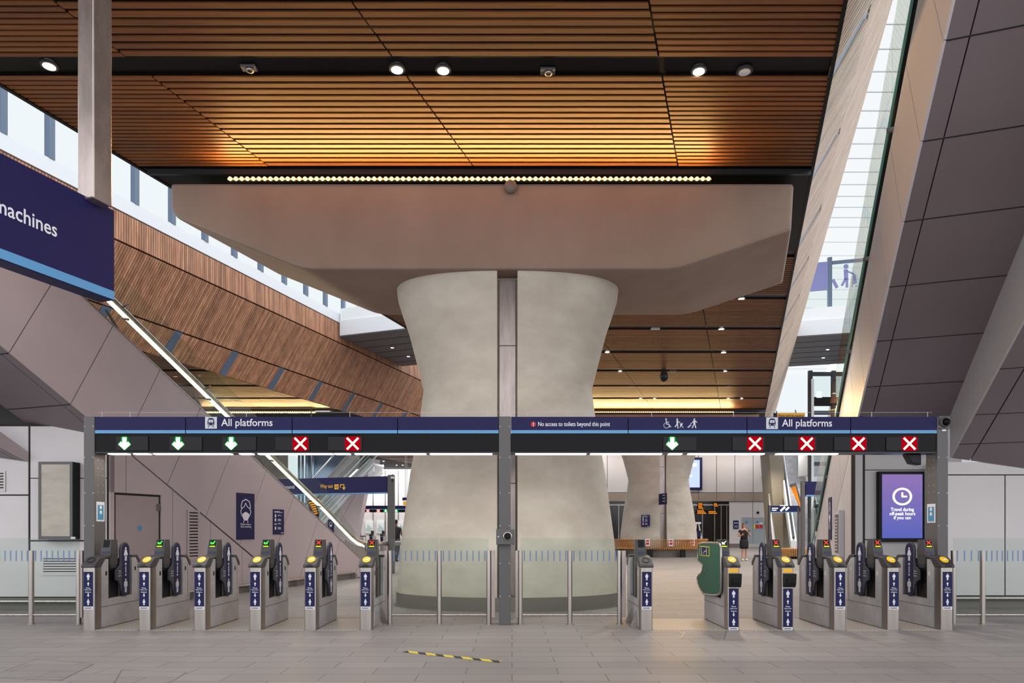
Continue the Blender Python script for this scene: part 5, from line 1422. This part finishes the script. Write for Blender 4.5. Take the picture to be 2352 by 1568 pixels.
# white walls beyond the lift and the escalator
struct('wall_far_right', MB().box(fx(1768, 55), 55, 0, 34, 55.3, 9.9), 'white_panel')
struct('wall_side_right', MB().box(30, 20, 0, 30.2, 55, 9.9), 'white_panel')
r = MB().box(fx(1785, 37.2), 37.2, fz(960, 37.2), fx(1849, 37.2), 37.3, fz(948, 37.2)).build('hanging_banner', 'sign_yellow'); tag(r, 'yellow banner asking to hold the handrail, above the right of the gantry', 'sign')
MB().box(fx(1778, 37.2), 37.2, fz(962, 37.2), fx(1784.5, 37.2), 37.3, fz(948, 37.2)).build('blue_end', 'deep_navy', r)
f = Flat((fx(1817, 37.2), 37.2, fz(956.5, 37.2)), (1, 0, 0), (0, 0, 1), .006); f.text('Please hold the handrail', 0, 0, w=58 * 37.2 / F, align='C'); f.done('lettering', 'cloth_grey', r)
# far small sign gantry and blue hanging sign
t = thing('direction_sign', 'far dark blue direction sign with white arrow on posts, before the distant escalator', 'sign', (fx(1805, 36), 36, 0))
MB().box(fx(1770, 36), 36, fz(1175, 36), fx(1842, 36), 36.2, fz(1161, 36)).build('panel', 'navy', t)
MB().box(fx(1770, 36), 35.98, fz(1176.5, 36), fx(1842, 36), 36.2, fz(1175, 36)).build('blue_stripe', 'light_blue', t)
MB().box(fx(1767, 36), 36, 0, fx(1770, 36), 36.2, fz(1160, 36)).build('post', 'gantry_grey', t)
f = Flat((fx(1800, 36), 36, fz(1168, 36)), (1, 0, 0), (0, 0, 1), .01); f.line([(-.15, -.1), (.05, .08)], .1); f.line([(.12, -.06), (.26, .06)], .1); f.rect(-.62, .0, -.3, .05); f.rect(-.62, -.1, -.38, -.05); f.rect(-.2, .15, .2, .19); f.done('symbols', 'screen_text', t)
t = thing('direction_sign', 'blank dark blue sign on a grey post, beside the right escalator glass', 'sign', (fx(1846, 25), 25, 0))
MB().box(fx(1842, 25), 25, 0, fx(1849, 25), 25.15, fz(1104, 25)).build('post', 'gantry_grey', t)
MB().box(fx(1851, 25), 25, fz(1136, 25), fx(1893, 25), 25.15, fz(1105.5, 25)).build('panel', 'navy', t)
MB().box(fx(1851, 25), 24.99, fz(1139.5, 25), fx(1893, 25), 25.15, fz(1136, 25)).build('blue_stripe', 'light_blue', t)
MB().box(fx(1849, 25), 25.02, fz(1112, 25), fx(1851, 25), 25.12, fz(1108, 25)).build('arm', 'gantry_grey', t)
Ym = 27.0
t = thing('led_display', 'slanted orange dot matrix display board beside the far escalator', 'display', (fx(1830, Ym), Ym, fz(1170, Ym)))
q = [(1819, 1118), (1828, 1116), (1842, 1158), (1842, 1172)]
MB().prism([at(x, y, Ym) for x, y in ((1815, 1112), (1828, 1108), (1844, 1160), (1844, 1176))], (.05, .2, 0)).build('housing', 'gantry_grey', t)
MB().cyl((fx(1838, Ym), Ym + .15, 0), (fx(1838, Ym), Ym + .15, fz(1165, Ym)), .05, 10).build('stand', 'gantry_grey', t)
for i in range(4):
    q = [(1816 + 3 * i, 1119 - i), (1818 + 3 * i, 1119 - i), (1836.6 + 1.9 * i, 1157 + 5 * i), (1835 + 1.9 * i, 1157 + 5 * i)]
    MB().prism([at(x, y, Ym - .02) for x, y in q], (0, .015, 0)).build('amber_row', 'amber_led', t)
# round slatted seat further right
cx2, cy2 = fx(1838, 32), 32.6
t = thing('round_bench', 'round wooden slatted seat at the foot of the far escalator', 'bench', (cx2, cy2, 0))
s2 = MB()
for i in range(60):
    a = 2 * math.pi * i / 60; nn = Vector((math.cos(a), math.sin(a), 0)); tt = Vector((-nn.y, nn.x, 0)); c = Vector((cx2, cy2, 0)) + nn * .3
    s2.prism([c + nn * r_ + Vector((0, 0, z)) - tt * .018 for r_, z in ((0, .40), (.36, .10), (.44, .14), (.40, .46), (.3, .50), (0, .46))], tt * .036)
s2.build('slat', 'bench_wood', t, kind='stuff'); MB().lathe([(.42, 0), (.42, .12), (.3, .40)], (cx2, cy2, 0), 24).build('base', 'black_plastic', t)

# ================================================================== FAR HALL, LEFT
t = thing('gantry', 'dark blue way out sign beam on a grey post, left of the column', 'gantry', (fx(897, 21.5), 21.5, 0))
g0 = Vector((fx(889, 21.5), 21.5, 0)); gd = -PN
def gl_(s, z, o=0): return g0 + gd * s + Vector((0, 0, z)) - UA * o
MB().box(fx(890, 21.5), 21.5, 0, fx(905, 21.5), 21.7, fz(1090, 21.5)).build('post', 'gantry_grey', t, bevel=.006)
zt2 = fz(1093, 21.5); zb2 = fz(1130, 21.5)
MB().prism([gl_(.0, zb2), gl_(6.4, zb2), gl_(6.4, zt2), gl_(.0, zt2)], UA * .16).build('sign_panel', 'navy', t)
MB().prism([gl_(.0, zb2 - .035, .004), gl_(6.4, zb2 - .035, .004), gl_(6.4, zb2, .004), gl_(.0, zb2, .004)], UA * .16).build('blue_stripe', 'light_blue', t)
def SF(s_): return Flat(gl_(s_, zb2 + .14, .002), PN, (0, 0, 1), .005)
f = SF(1.85); f.text('Way out', -.60, 0, w=.48, h=.155); f.rect(-.06, -.015, .09, .145); f.line([(.16, .04), (.16, .13), (.29, .13), (.29, .03)], .03); f.poly([(.22, .045), (.36, .045), (.29, -.045)]); f.done('way_out_lettering', 'sign_yellow', t)
f = SF(1.85); f.lift = .009; f.ring(.015, .065, .026, .040, n=14); f.done('way_out_symbol', 'navy', t)
f = SF(3.9); f.text('Underground', .0, 0, w=.90, h=.16, align='C'); f.done('lettering', 'sign_white', t)
r = thing('dome_camera', 'small dome camera on the way out sign post left of the column', 'camera', (fx(901, 21.5), 21.46, fz(1103, 21.5)))
MB().ball((fx(902, 21.5), 21.46, fz(1102, 21.5)), .055, 12, 8).build('dome', 'dark_plastic', r); MB().lathe([(.06, 0), (.05, .06)], (fx(902, 21.5), 21.46, fz(1099, 21.5)), 14).build('collar', 'icon_grey', r); MB().box(fx(900, 21.5), 21.46, fz(1093, 21.5), fx(904, 21.5), 21.5, fz(1089, 21.5)).build('bracket', 'gantry_grey', r)

# far gate line under its own small gantry
YG = 49.4
t = thing('gantry', 'tiny distant gate gantry with two red crosses, seen left of the column', 'gantry', (fx(870, YG), YG, 0))
MB().box(fx(820, YG), YG, 0, fx(825, YG), YG + .4, fz(1161, YG)).build('post', 'gantry_grey', t)
MB().box(fx(825, YG), YG, fz(1168, YG), fx(938, YG), YG + .4, fz(1161, YG)).build('sign_panel', 'navy', t)
MB().box(fx(825, YG), YG - .01, fz(1170, YG), fx(938, YG), YG + .4, fz(1168, YG)).build('blue_stripe', 'light_blue', t)
MB().box(fx(825, YG), YG, fz(1176, YG), fx(938, YG), YG + .4, fz(1170, YG)).build('lamp_band', 'black', t)
for px, kd in ((845, 'no'), (869, 'no'), (886, 'go'), (910, 'go')):
    f = Flat((fx(px, YG), YG, fz(1172.8, YG)), (1, 0, 0), (0, 0, 1), .012)
    f.rect(-.16, -.11, .16, .11); f.done('glow_halo', 'red_glow' if kd == 'no' else 'green_glow', t)  # light halo round the symbol, drawn as a glowing patch
    f = Flat((fx(px, YG), YG, fz(1172.8, YG)), (1, 0, 0), (0, 0, 1), .02)
    if kd == 'no': f.line([(-.09, -.09), (.09, .09)], .045); f.line([(-.09, .09), (.09, -.09)], .045); f.done('cross', 'red_led', t)
    else: f.arrow(0, -.1, .2, .2, up=False); f.done('arrow', 'green_led', t)
for px, lb in ((822, 'tiny distant ticket gate left of the far gantry post'), (852, 'tiny distant ticket gate under the far left red cross'), (877, 'tiny distant ticket gate under the far right green arrow')):
    r = thing('ticket_gate', lb, 'ticket gate', (fx(px, 44), 44, 0), 'ticket gates in the far gate line')
    MB().box(fx(px, 44) - .1, 44, 0, fx(px, 44) + .1, 45.2, .95).build('cabinet', 'steel', r); MB().box(fx(px, 44) - .11, 43.95, .95, fx(px, 44) + .11, 44.3, 1.08).build('reader_head', 'dark_plastic', r)
    MB().box(fx(px, 44) - .08, 44.4, .95, fx(px, 44) + .08, 44.6, 1.3).build('display_post', 'dark_plastic', r); MB().box(fx(px, 44) - .07, 43.98, .35, fx(px, 44) + .07, 44, .9).build('distance_sticker', 'deep_navy', r)
for px, lb in ((848, 'pale framed picture on the far white wall, left one'), (874, 'pale framed picture on the far white wall, middle one'), (923, 'pale framed picture on the far white wall, beside the column')):
    Yp = 69.9; w_ = 9 * Yp / F
    r = MB().box(fx(px, Yp) - w_, Yp, fz(1224, Yp), fx(px, Yp) + w_, Yp + .08, fz(1195, Yp)).build('wall_picture', 'poster_paper'); tag(r, lb, 'picture', 'pictures on the far white wall')
    MB().box(fx(px, Yp) - w_ * .8, Yp - .02, fz(1221, Yp), fx(px, Yp) + w_ * .8, Yp, fz(1198, Yp)).build('print', 'poster_paper', r)
    f = Flat((fx(px, Yp), Yp - .02, fz(1221, Yp)), (1, 0, 0), (0, 0, 1), .01)
    for i in range(5): f.rect(-.3 + .13 * i, .22, -.22 + .13 * i, .4 + .12 * ((i * 3) % 4))
    f.rect(-.32, .1, .32, .18); f.done('abstract_shapes', 'poster_tint', r)
mw = MB()
for p in (856, 884, 914, 943): mw.box(fx(p, 69.9), 69.96, 0, fx(p, 69.9) + .05, 70, 7.4)
struct('wall_joint', mw, 'joint')

# escalator bank in the far left, rising to the right, glass sided
def far_bank(label, A, E, w_, m_side, nsteps=0):
    A, E = Vector(A), Vector(E); t = thing('escalator', label, 'escalator', tuple(A)); up = Vector((0, 0, 1)); wv = Vector((.25, .97, 0)) * w_
    MB().prism([A, E, E + up * .55, A + up * .55], (.03, .12, 0)).build('side_cladding', m_side, t)
    MB().prism([A + up * .57, E + up * .57, E + up * 1.5, A + up * 1.5], (.004, .02, 0)).build('glass_balustrade', 'clear_glass', t)
    MB().tube([A + up * 1.55, E + up * 1.55], .05, 8).build('handrail', 'white_paint', t)
    B, C = A + wv, E + wv
    MB().prism([B, C, C + up * .55, B + up * .55], (.03, .12, 0)).build('side_cladding', m_side, t)
    MB().tube([B + up * 1.5, C + up * 1.5], .05, 8).build('handrail', 'white_paint', t)
    n = 22
    for i in range(n):
        p = A.lerp(E, (i + .5) / n) + up * .4
        MB().obox(p, (E - A) / n * .96, wv, up * -.12).build('step', 'white_panel', t)
    return t
Ye = 40.0
far_bank('far left escalator rising right with pale glass sides, nearest of three', (fx(700, Ye) , Ye, fz(1252, Ye)), (fx(858, Ye + 2), Ye + 2, fz(1082, Ye + 2)), 1.3, 'white_paint')
far_bank('far left escalator rising right with pale glass sides, middle of three', (fx(672, Ye + 3) , Ye + 3, fz(1250, Ye + 3)), (fx(850, Ye + 5), Ye + 5, fz(1070, Ye + 5)), 1.3, 'white_paint')
far_bank('far left stair flight rising right with white rails, furthest of three', (fx(640, Ye + 6) , Ye + 6, fz(1240, Ye + 6)), (fx(800, Ye + 8), Ye + 8, fz(1058, Ye + 8)), 1.6, 'white_panel')
# clad triangle under that bank and blue-white glazing behind it
tr = thing('escalator_enclosure', 'grey triangular cladding below the far left escalators', 'panel', (fx(790, 40.5), 40.5, 0))
MB().prism([(fx(740, 39.6), 39.6, 0), (fx(812, 39.6), 39.6, 0), (fx(846, 41.5), 41.5, fz(1088, 41.5)), (fx(836, 41.5), 41.5, fz(1094, 41.5)), (fx(720, 39.6), 39.6, .1)], (.1, .5, 0)).build('side_panel', 'cladding', tr)
wg = struct('window_6', MB().box(fx(662, 50), 50, 1.0, fx(700, 50), 50.1, 7.2), 'daylight_glass')
struct('wall_far_panel', MB().box(fx(500, 50), 50, 0, fx(661, 50), 50.2, 7.3), 'beige_panel')
for p in (684, 692, 703, 716): struct('window_mullion_far', MB().box(fx(p, 49.8), 49.8, 0, fx(p, 49.8) + .16, 49.95, 7.2), 'blue_grey', wg)
struct('wall_far_left', MB().box(fx(700, 50.2), 50.2, 0, fx(790, 50.2), 50.4, 7.3), 'blue_grey')
r = MB().box(fx(753, 39), 39.0, fz(1222, 39), fx(767, 39), 39.05, fz(1193, 39)).build('wall_poster', 'navy'); tag(r, 'small dark blue poster behind the escalator handrail bend', 'poster')
f = Flat((fx(753, 39), 39.0, fz(1222, 39)), (1, 0, 0), (0, 0, 1), .01); mask_face(f, .17, .45, .25); f.done('face_symbol', 'sign_white', r)
t = thing('departure_board', 'orange lit departure board seen through the left escalator glass', 'display', (fx(716, 34), 34, fz(1190, 34)))
MB().prism([at(x, y, 34) for x, y in ((706, 1150), (722, 1148), (732, 1180), (730, 1190), (716, 1186))], (0, .15, 0)).build('housing', 'black', t)
MB().cyl((fx(714, 34), 34.08, fz(1155, 34)), (fx(714, 34), 34.08, 7.46), .03, 8).build('hanger', 'gantry_grey', t)
for i in range(6): MB().prism([at(708 + 2.6 * i, 1153 + 5 * i, 33.97), at(722 + 1.4 * i, 1151 + 5 * i, 33.97), at(723 + 1.4 * i, 1154 + 5 * i, 33.97), at(709 + 2.6 * i, 1156 + 5 * i, 33.97)], (0, .01, 0)).build('amber_line', 'amber_led' if i % 2 else 'sign_yellow', t)
t = thing('queue_barrier', 'low dark railing in front of the far gate line at left', 'railing', (fx(790, 41), 41, 0))
MB().tube([(fx(752, 41), 41, .98), (fx(840, 41), 41, .98), (fx(840, 41), 41, 0)], .03, 8).build('top_rail', 'black_plastic', t)
MB().box(fx(752, 41), 41, .1, fx(838, 41), 41.02, .9).build('glass_panel', 'glass', t)
for p in (753, 781, 810): MB().cyl((fx(p, 41), 41, 0), (fx(p, 41), 41, .97), .03, 8).build('post', 'dark_steel', t)
# suspended signs at the far left of the column edge
r = MB().box(fx(924, 45), 45, fz(1149, 45), fx(945, 45), 45.1, fz(1142, 45)).build('direction_sign', 'navy'); tag(r, 'tiny dark blue hanging sign above an amber board by the column edge', 'sign')
MB().cyl((fx(930, 45), 45.05, fz(1142, 45)), (fx(930, 45), 45.05, ZC), .02, 6).build('hanger', 'gantry_grey', r)
r = MB().box(fx(926, 45.3), 45.3, fz(1160, 45.3), fx(945, 45.3), 45.4, fz(1151, 45.3)).build('departure_board', 'sign_yellow'); tag(r, 'tiny amber departure board by the left edge of the column', 'display')
MB().cyl((fx(934, 45.3), 45.35, fz(1151, 45.3)), (fx(934, 45.3), 45.35, ZC), .02, 6).build('hanger', 'gantry_grey', r)

# ================================================================== PEOPLE
def skin_body(name, J, edges, m, parent):
    names = list(J); me = bpy.data.meshes.new(name)
    me.from_pydata([J[n][0] for n in names], [(names.index(a), names.index(b)) for a, b in edges], [])
    me.materials.append(M[m]); o = bpy.data.objects.new(name, me); COL.objects.link(o); o.parent = parent
    ORIGIN[o.name] = Vector((0, 0, 0))
    sk = o.modifiers.new('skin', 'SKIN'); sk.use_smooth_shade = True
    for i, n in enumerate(names):
        r = J[n][1]; me.skin_vertices[0].data[i].radius = r if isinstance(r, tuple) else (r, r)
        me.skin_vertices[0].data[i].use_root = (n == 'pelvis')
    sb = o.modifiers.new('sub', 'SUBSURF'); sb.levels = 2; sb.render_levels = 2
    return o
def ensure_skin(me):
    pass
def ell(cx, cy, z, rx, ry, n=20): return [Vector((cx + rx * math.cos(2 * math.pi * i / n), cy + ry * math.sin(2 * math.pi * i / n), z)) for i in range(n)]
def hand(J, E, pre, wrist, palm, tip_dir, curl, side, thumb_dir):
    """palm with four fingers and a thumb leaving its side"""
    w, p = Vector(wrist), Vector(palm); d = (p - w).normalized(); td = Vector(tip_dir).normalized(); cr = Vector(curl).normalized(); sd = Vector(side).normalized()
    J[pre + 'palm'] = (tuple(p), (.030, .018)); E.append((pre + 'wrist', pre + 'palm'))
    for i, ln in enumerate((.066, .074, .070, .056)):
        b = p + sd * (-.026 + .0175 * i) + td * .022; k1 = b + td * ln * .5; k2 = k1 + (td * .6 + cr).normalized() * ln * .45
        for nm, v, r in (('a', b, .009), ('b', k1, .0085), ('c', k2, .007)): J['%sf%d%s' % (pre, i, nm)] = (tuple(v), r)
        E += [(pre + 'palm', '%sf%da' % (pre, i)), ('%sf%da' % (pre, i), '%sf%db' % (pre, i)), ('%sf%db' % (pre, i), '%sf%dc' % (pre, i))]
    t1 = p - sd * .032 - d * .012; t2 = t1 + (Vector(thumb_dir).normalized()) * .03; t3 = t2 + (Vector(thumb_dir).normalized() + cr * .5).normalized() * .026
    for nm, v, r in (('t1', t1, .011), ('t2', t2, .010), ('t3', t3, .008)): J[pre + nm] = (tuple(v), r)
    E += [(pre + 'palm', pre + 't1'), (pre + 't1', pre + 't2'), (pre + 't2', pre + 't3')]

def person(label, loc, rotz, pose, dark, dress):
    t = thing('person', label, 'person', loc, None, rotz); t_or = ORIGIN[t.name].copy(); ORIGIN[t.name] = Vector((0, 0, 0))
    s = 'skin_dark' if dark else 'skin'
    J = {'pelvis': ((0, 0, .90), (.135, .10)), 'waist': ((0, -.01, 1.05), (.115, .085)), 'chest': ((0, 0, 1.24), (.135, .10)), 'upper': ((0, .01, 1.36), (.10, .075)),
         'neck': ((0, .0, 1.44), .048), 'jaw': ((0, -.015, 1.51), (.052, .058)), 'head': ((0, 0, 1.575), (.070, .085)), 'crown': ((0, .005, 1.635), (.055, .065))}
    E = [('pelvis', 'waist'), ('waist', 'chest'), ('chest', 'upper'), ('upper', 'neck'), ('neck', 'jaw'), ('jaw', 'head'), ('head', 'crown')]
    for sd, sg in (('l', 1), ('r', -1)):
        P = pose[sd]
        J[sd + 'shoulder'] = ((sg * .16, .01, 1.35), .052); J[sd + 'elbow'] = (P['elbow'], .038); J[sd + 'wrist'] = (P['wrist'], .026)
        E += [('upper', sd + 'shoulder'), (sd + 'shoulder', sd + 'elbow'), (sd + 'elbow', sd + 'wrist')]
        hand(J, E, sd, P['wrist'], P['palm'], P['tip'], P['curl'], P['side'], P['thumb'])
        J[sd + 'hip'] = ((sg * .09, 0, .84), .085); J[sd + 'knee'] = (P['knee'], .055); J[sd + 'calf'] = (P['calf'], .05); J[sd + 'ankle'] = (P['ankle'], .034); J[sd + 'heel'] = (P['heel'], .03); J[sd + 'toe'] = (P['toe'], .03)
        E += [('pelvis', sd + 'hip'), (sd + 'hip', sd + 'knee'), (sd + 'knee', sd + 'calf'), (sd + 'calf', sd + 'ankle'), (sd + 'ankle', sd + 'heel'), (sd + 'heel', sd + 'toe')]
    names = list(J); me = bpy.data.meshes.new('body')
    bm = bmesh.new(); ly = bm.verts.layers.skin.verify(); vs = []
    for n in names:
        v = bm.verts.new(J[n][0]); r = J[n][1]; v[ly].radius = r if isinstance(r, tuple) else (r, r); v[ly].use_root = (n == 'pelvis'); vs.append(v)
    for a, b in E: bm.edges.new((vs[names.index(a)], vs[names.index(b)]))
    bm.to_mesh(me); bm.free(); me.materials.append(M[s])
    o = bpy.data.objects.new('body', me); COL.objects.link(o); o.parent = t; ORIGIN[o.name] = Vector((0, 0, 0))
    sk = o.modifiers.new('skin', 'SKIN'); sk.use_smooth_shade = True
    sb = o.modifiers.new('sub', 'SUBSURF'); sb.levels = 1; sb.render_levels = 2
    B = dict(local=True)
    # face
    MB().prism([(-.012, -.083, 1.545), (.012, -.083, 1.545), (0, -.105, 1.55), (0, -.082, 1.595)], (0, .012, 0)).build('nose', s, o, **B)
    for sg in (-1, 1):
        MB().ball((sg * .03, -.076, 1.585), .011, 8, 6, sc=(1.3, .6, .8)).build('eye', 'white_sticker', o, **B)
        MB().ball((sg * .03, -.083, 1.585), .006, 8, 6).build('pupil', 'black', o, **B)
        MB().ball((sg * .074, .005, 1.57), .02, 8, 6, sc=(.5, .9, 1.4)).build('ear', s, o, **B)
    MB().box(-.022, -.076, 1.513, .022, -.066, 1.522).build('mouth', 'sign_red', o, **B)
    hm = 'hair_black' if dark else 'hair_brown'
    h = MB().ball((0, .018, 1.615), .088, 16, 10, sc=(.95, 1.05, .85))
    if dress: h.loft([ell(0, .05, 1.62, .082, .06), ell(0, .06, 1.52, .078, .045), ell(0, .065, 1.44, .06, .03)])
    h.build('hair', hm, t, smooth=True, **B)
    # clothes
    def sleeve(sg, P, u, m):
        a = Vector((sg * .15, .01, 1.35)); e = Vector(P['elbow']); return MB().tube([a, a.lerp(e, .4), a.lerp(e, u)], [.075, .064, .058], 12).build('sleeve', m, t, smooth=True, **B)
    if dress:
        MB().loft([ell(0, 0, .96, .165, .135), ell(0, -.005, 1.05, .148, .118), ell(0, 0, 1.2, .172, .135), ell(0, .005, 1.30, .168, .12), ell(0, .01, 1.385, .10, .075)]).build('top', 'cloth_black', t, smooth=True, **B)
        MB().loft([ell(0, 0, .54, .175, .15), ell(0, 0, .70, .195, .16), ell(0, 0, .85, .19, .155), ell(0, 0, 1.0, .15, .125)]).build('skirt', 'cloth_black', t, smooth=True, **B)
    else:
        MB().loft([ell(0, 0, .88, .18, .145), ell(0, -.005, 1.05, .165, .13), ell(0, 0, 1.22, .19, .145), ell(0, .005, 1.33, .175, .125), ell(0, .01, 1.42, .075, .065)]).build('t_shirt', 'cloth_black', t, smooth=True, **B)
        for sd, sg in (('l', 1), ('r', -1)):
            P = pose[sd]; hp_ = Vector((sg * .09, 0, .92)); kn = Vector(P['knee']); an = Vector(P['ankle'])
            MB().tube([hp_, hp_.lerp(kn, .4), kn, kn.lerp(an, .5), an + Vector((0, 0, .02))], [.105, .10, .078, .07, .06], 12).build('trouser_leg', 'cloth_grey', t, smooth=True, **B)
    for sd, sg in (('l', 1), ('r', -1)):
        P = pose[sd]; sleeve(sg, P, .5 if not dress else .35, 'cloth_black')
        hl, to = Vector(P['heel']), Vector(P['toe'])
        MB().tube([hl + Vector((0, .02, .01)), hl.lerp(to, .5) + Vector((0, 0, .008)), to + Vector((0, -.015, 0))], [.042, .046, .034], 10).build('shoe', 'shoe_white' if dress else 'cloth_black', t, smooth=True, **B)
    return t
wp = {'l': dict(elbow=(.26, -.05, 1.10), wrist=(.12, -.20, 1.26), palm=(.075, -.215, 1.33), tip=(-.3, -.1, 1), curl=(-.6, .3, .4), side=(.9, 0, .3), thumb=(-.4, .4, .8),
                knee=(.09, -.03, .48), calf=(.09, .01, .32), ankle=(.09, .02, .09), heel=(.09, .035, .045), toe=(.10, -.11, .04)),
      'r': dict(elbow=(-.27, -.02, 1.09), wrist=(-.20, -.22, 1.12), palm=(-.17, -.28, 1.15), tip=(.5, -.6, .5), curl=(.6, .3, .3), side=(.3, .2, -.9), thumb=(.1, -.3, .9),
                knee=(-.08, -.05, .48), calf=(-.08, -.01, .32), ankle=(-.08, -.01, .09), heel=(-.08, .005, .045), toe=(-.09, -.14, .04))}
person('person in a black top and skirt standing before the grey double door, hands raised', (fx(1709, 30.3), 30.3, 0), 0.0, wp, False, True)
mp = {'l': dict(elbow=(.25, .04, 1.10), wrist=(.27, -.03, .87), palm=(.27, -.05, .80), tip=(0, -.1, -1), curl=(-.6, 0, -.3), side=(0, -1, 0), thumb=(-.2, -.6, -.6),
                knee=(.09, -.10, .48), calf=(.09, -.04, .30), ankle=(.09, -.02, .09), heel=(.09, 0, .045), toe=(.10, -.15, .04)),
      'r': dict(elbow=(-.25, -.02, 1.10), wrist=(-.27, -.10, .88), palm=(-.27, -.12, .81), tip=(0, -.1, -1), curl=(.6, 0, -.3), side=(0, -1, 0), thumb=(.2, -.6, -.6),
                knee=(-.09, .02, .48), calf=(-.09, .12, .32), ankle=(-.09, .17, .10), heel=(-.09, .19, .06), toe=(-.10, .05, .04))}
m_ = person('person in a black t-shirt and dark trousers walking away, half hidden by the column', (fx(909, 29.5), 29.5, 0), math.pi * .92, mp, True, False)
m_.scale = (1.08, 1.08, 1.08)
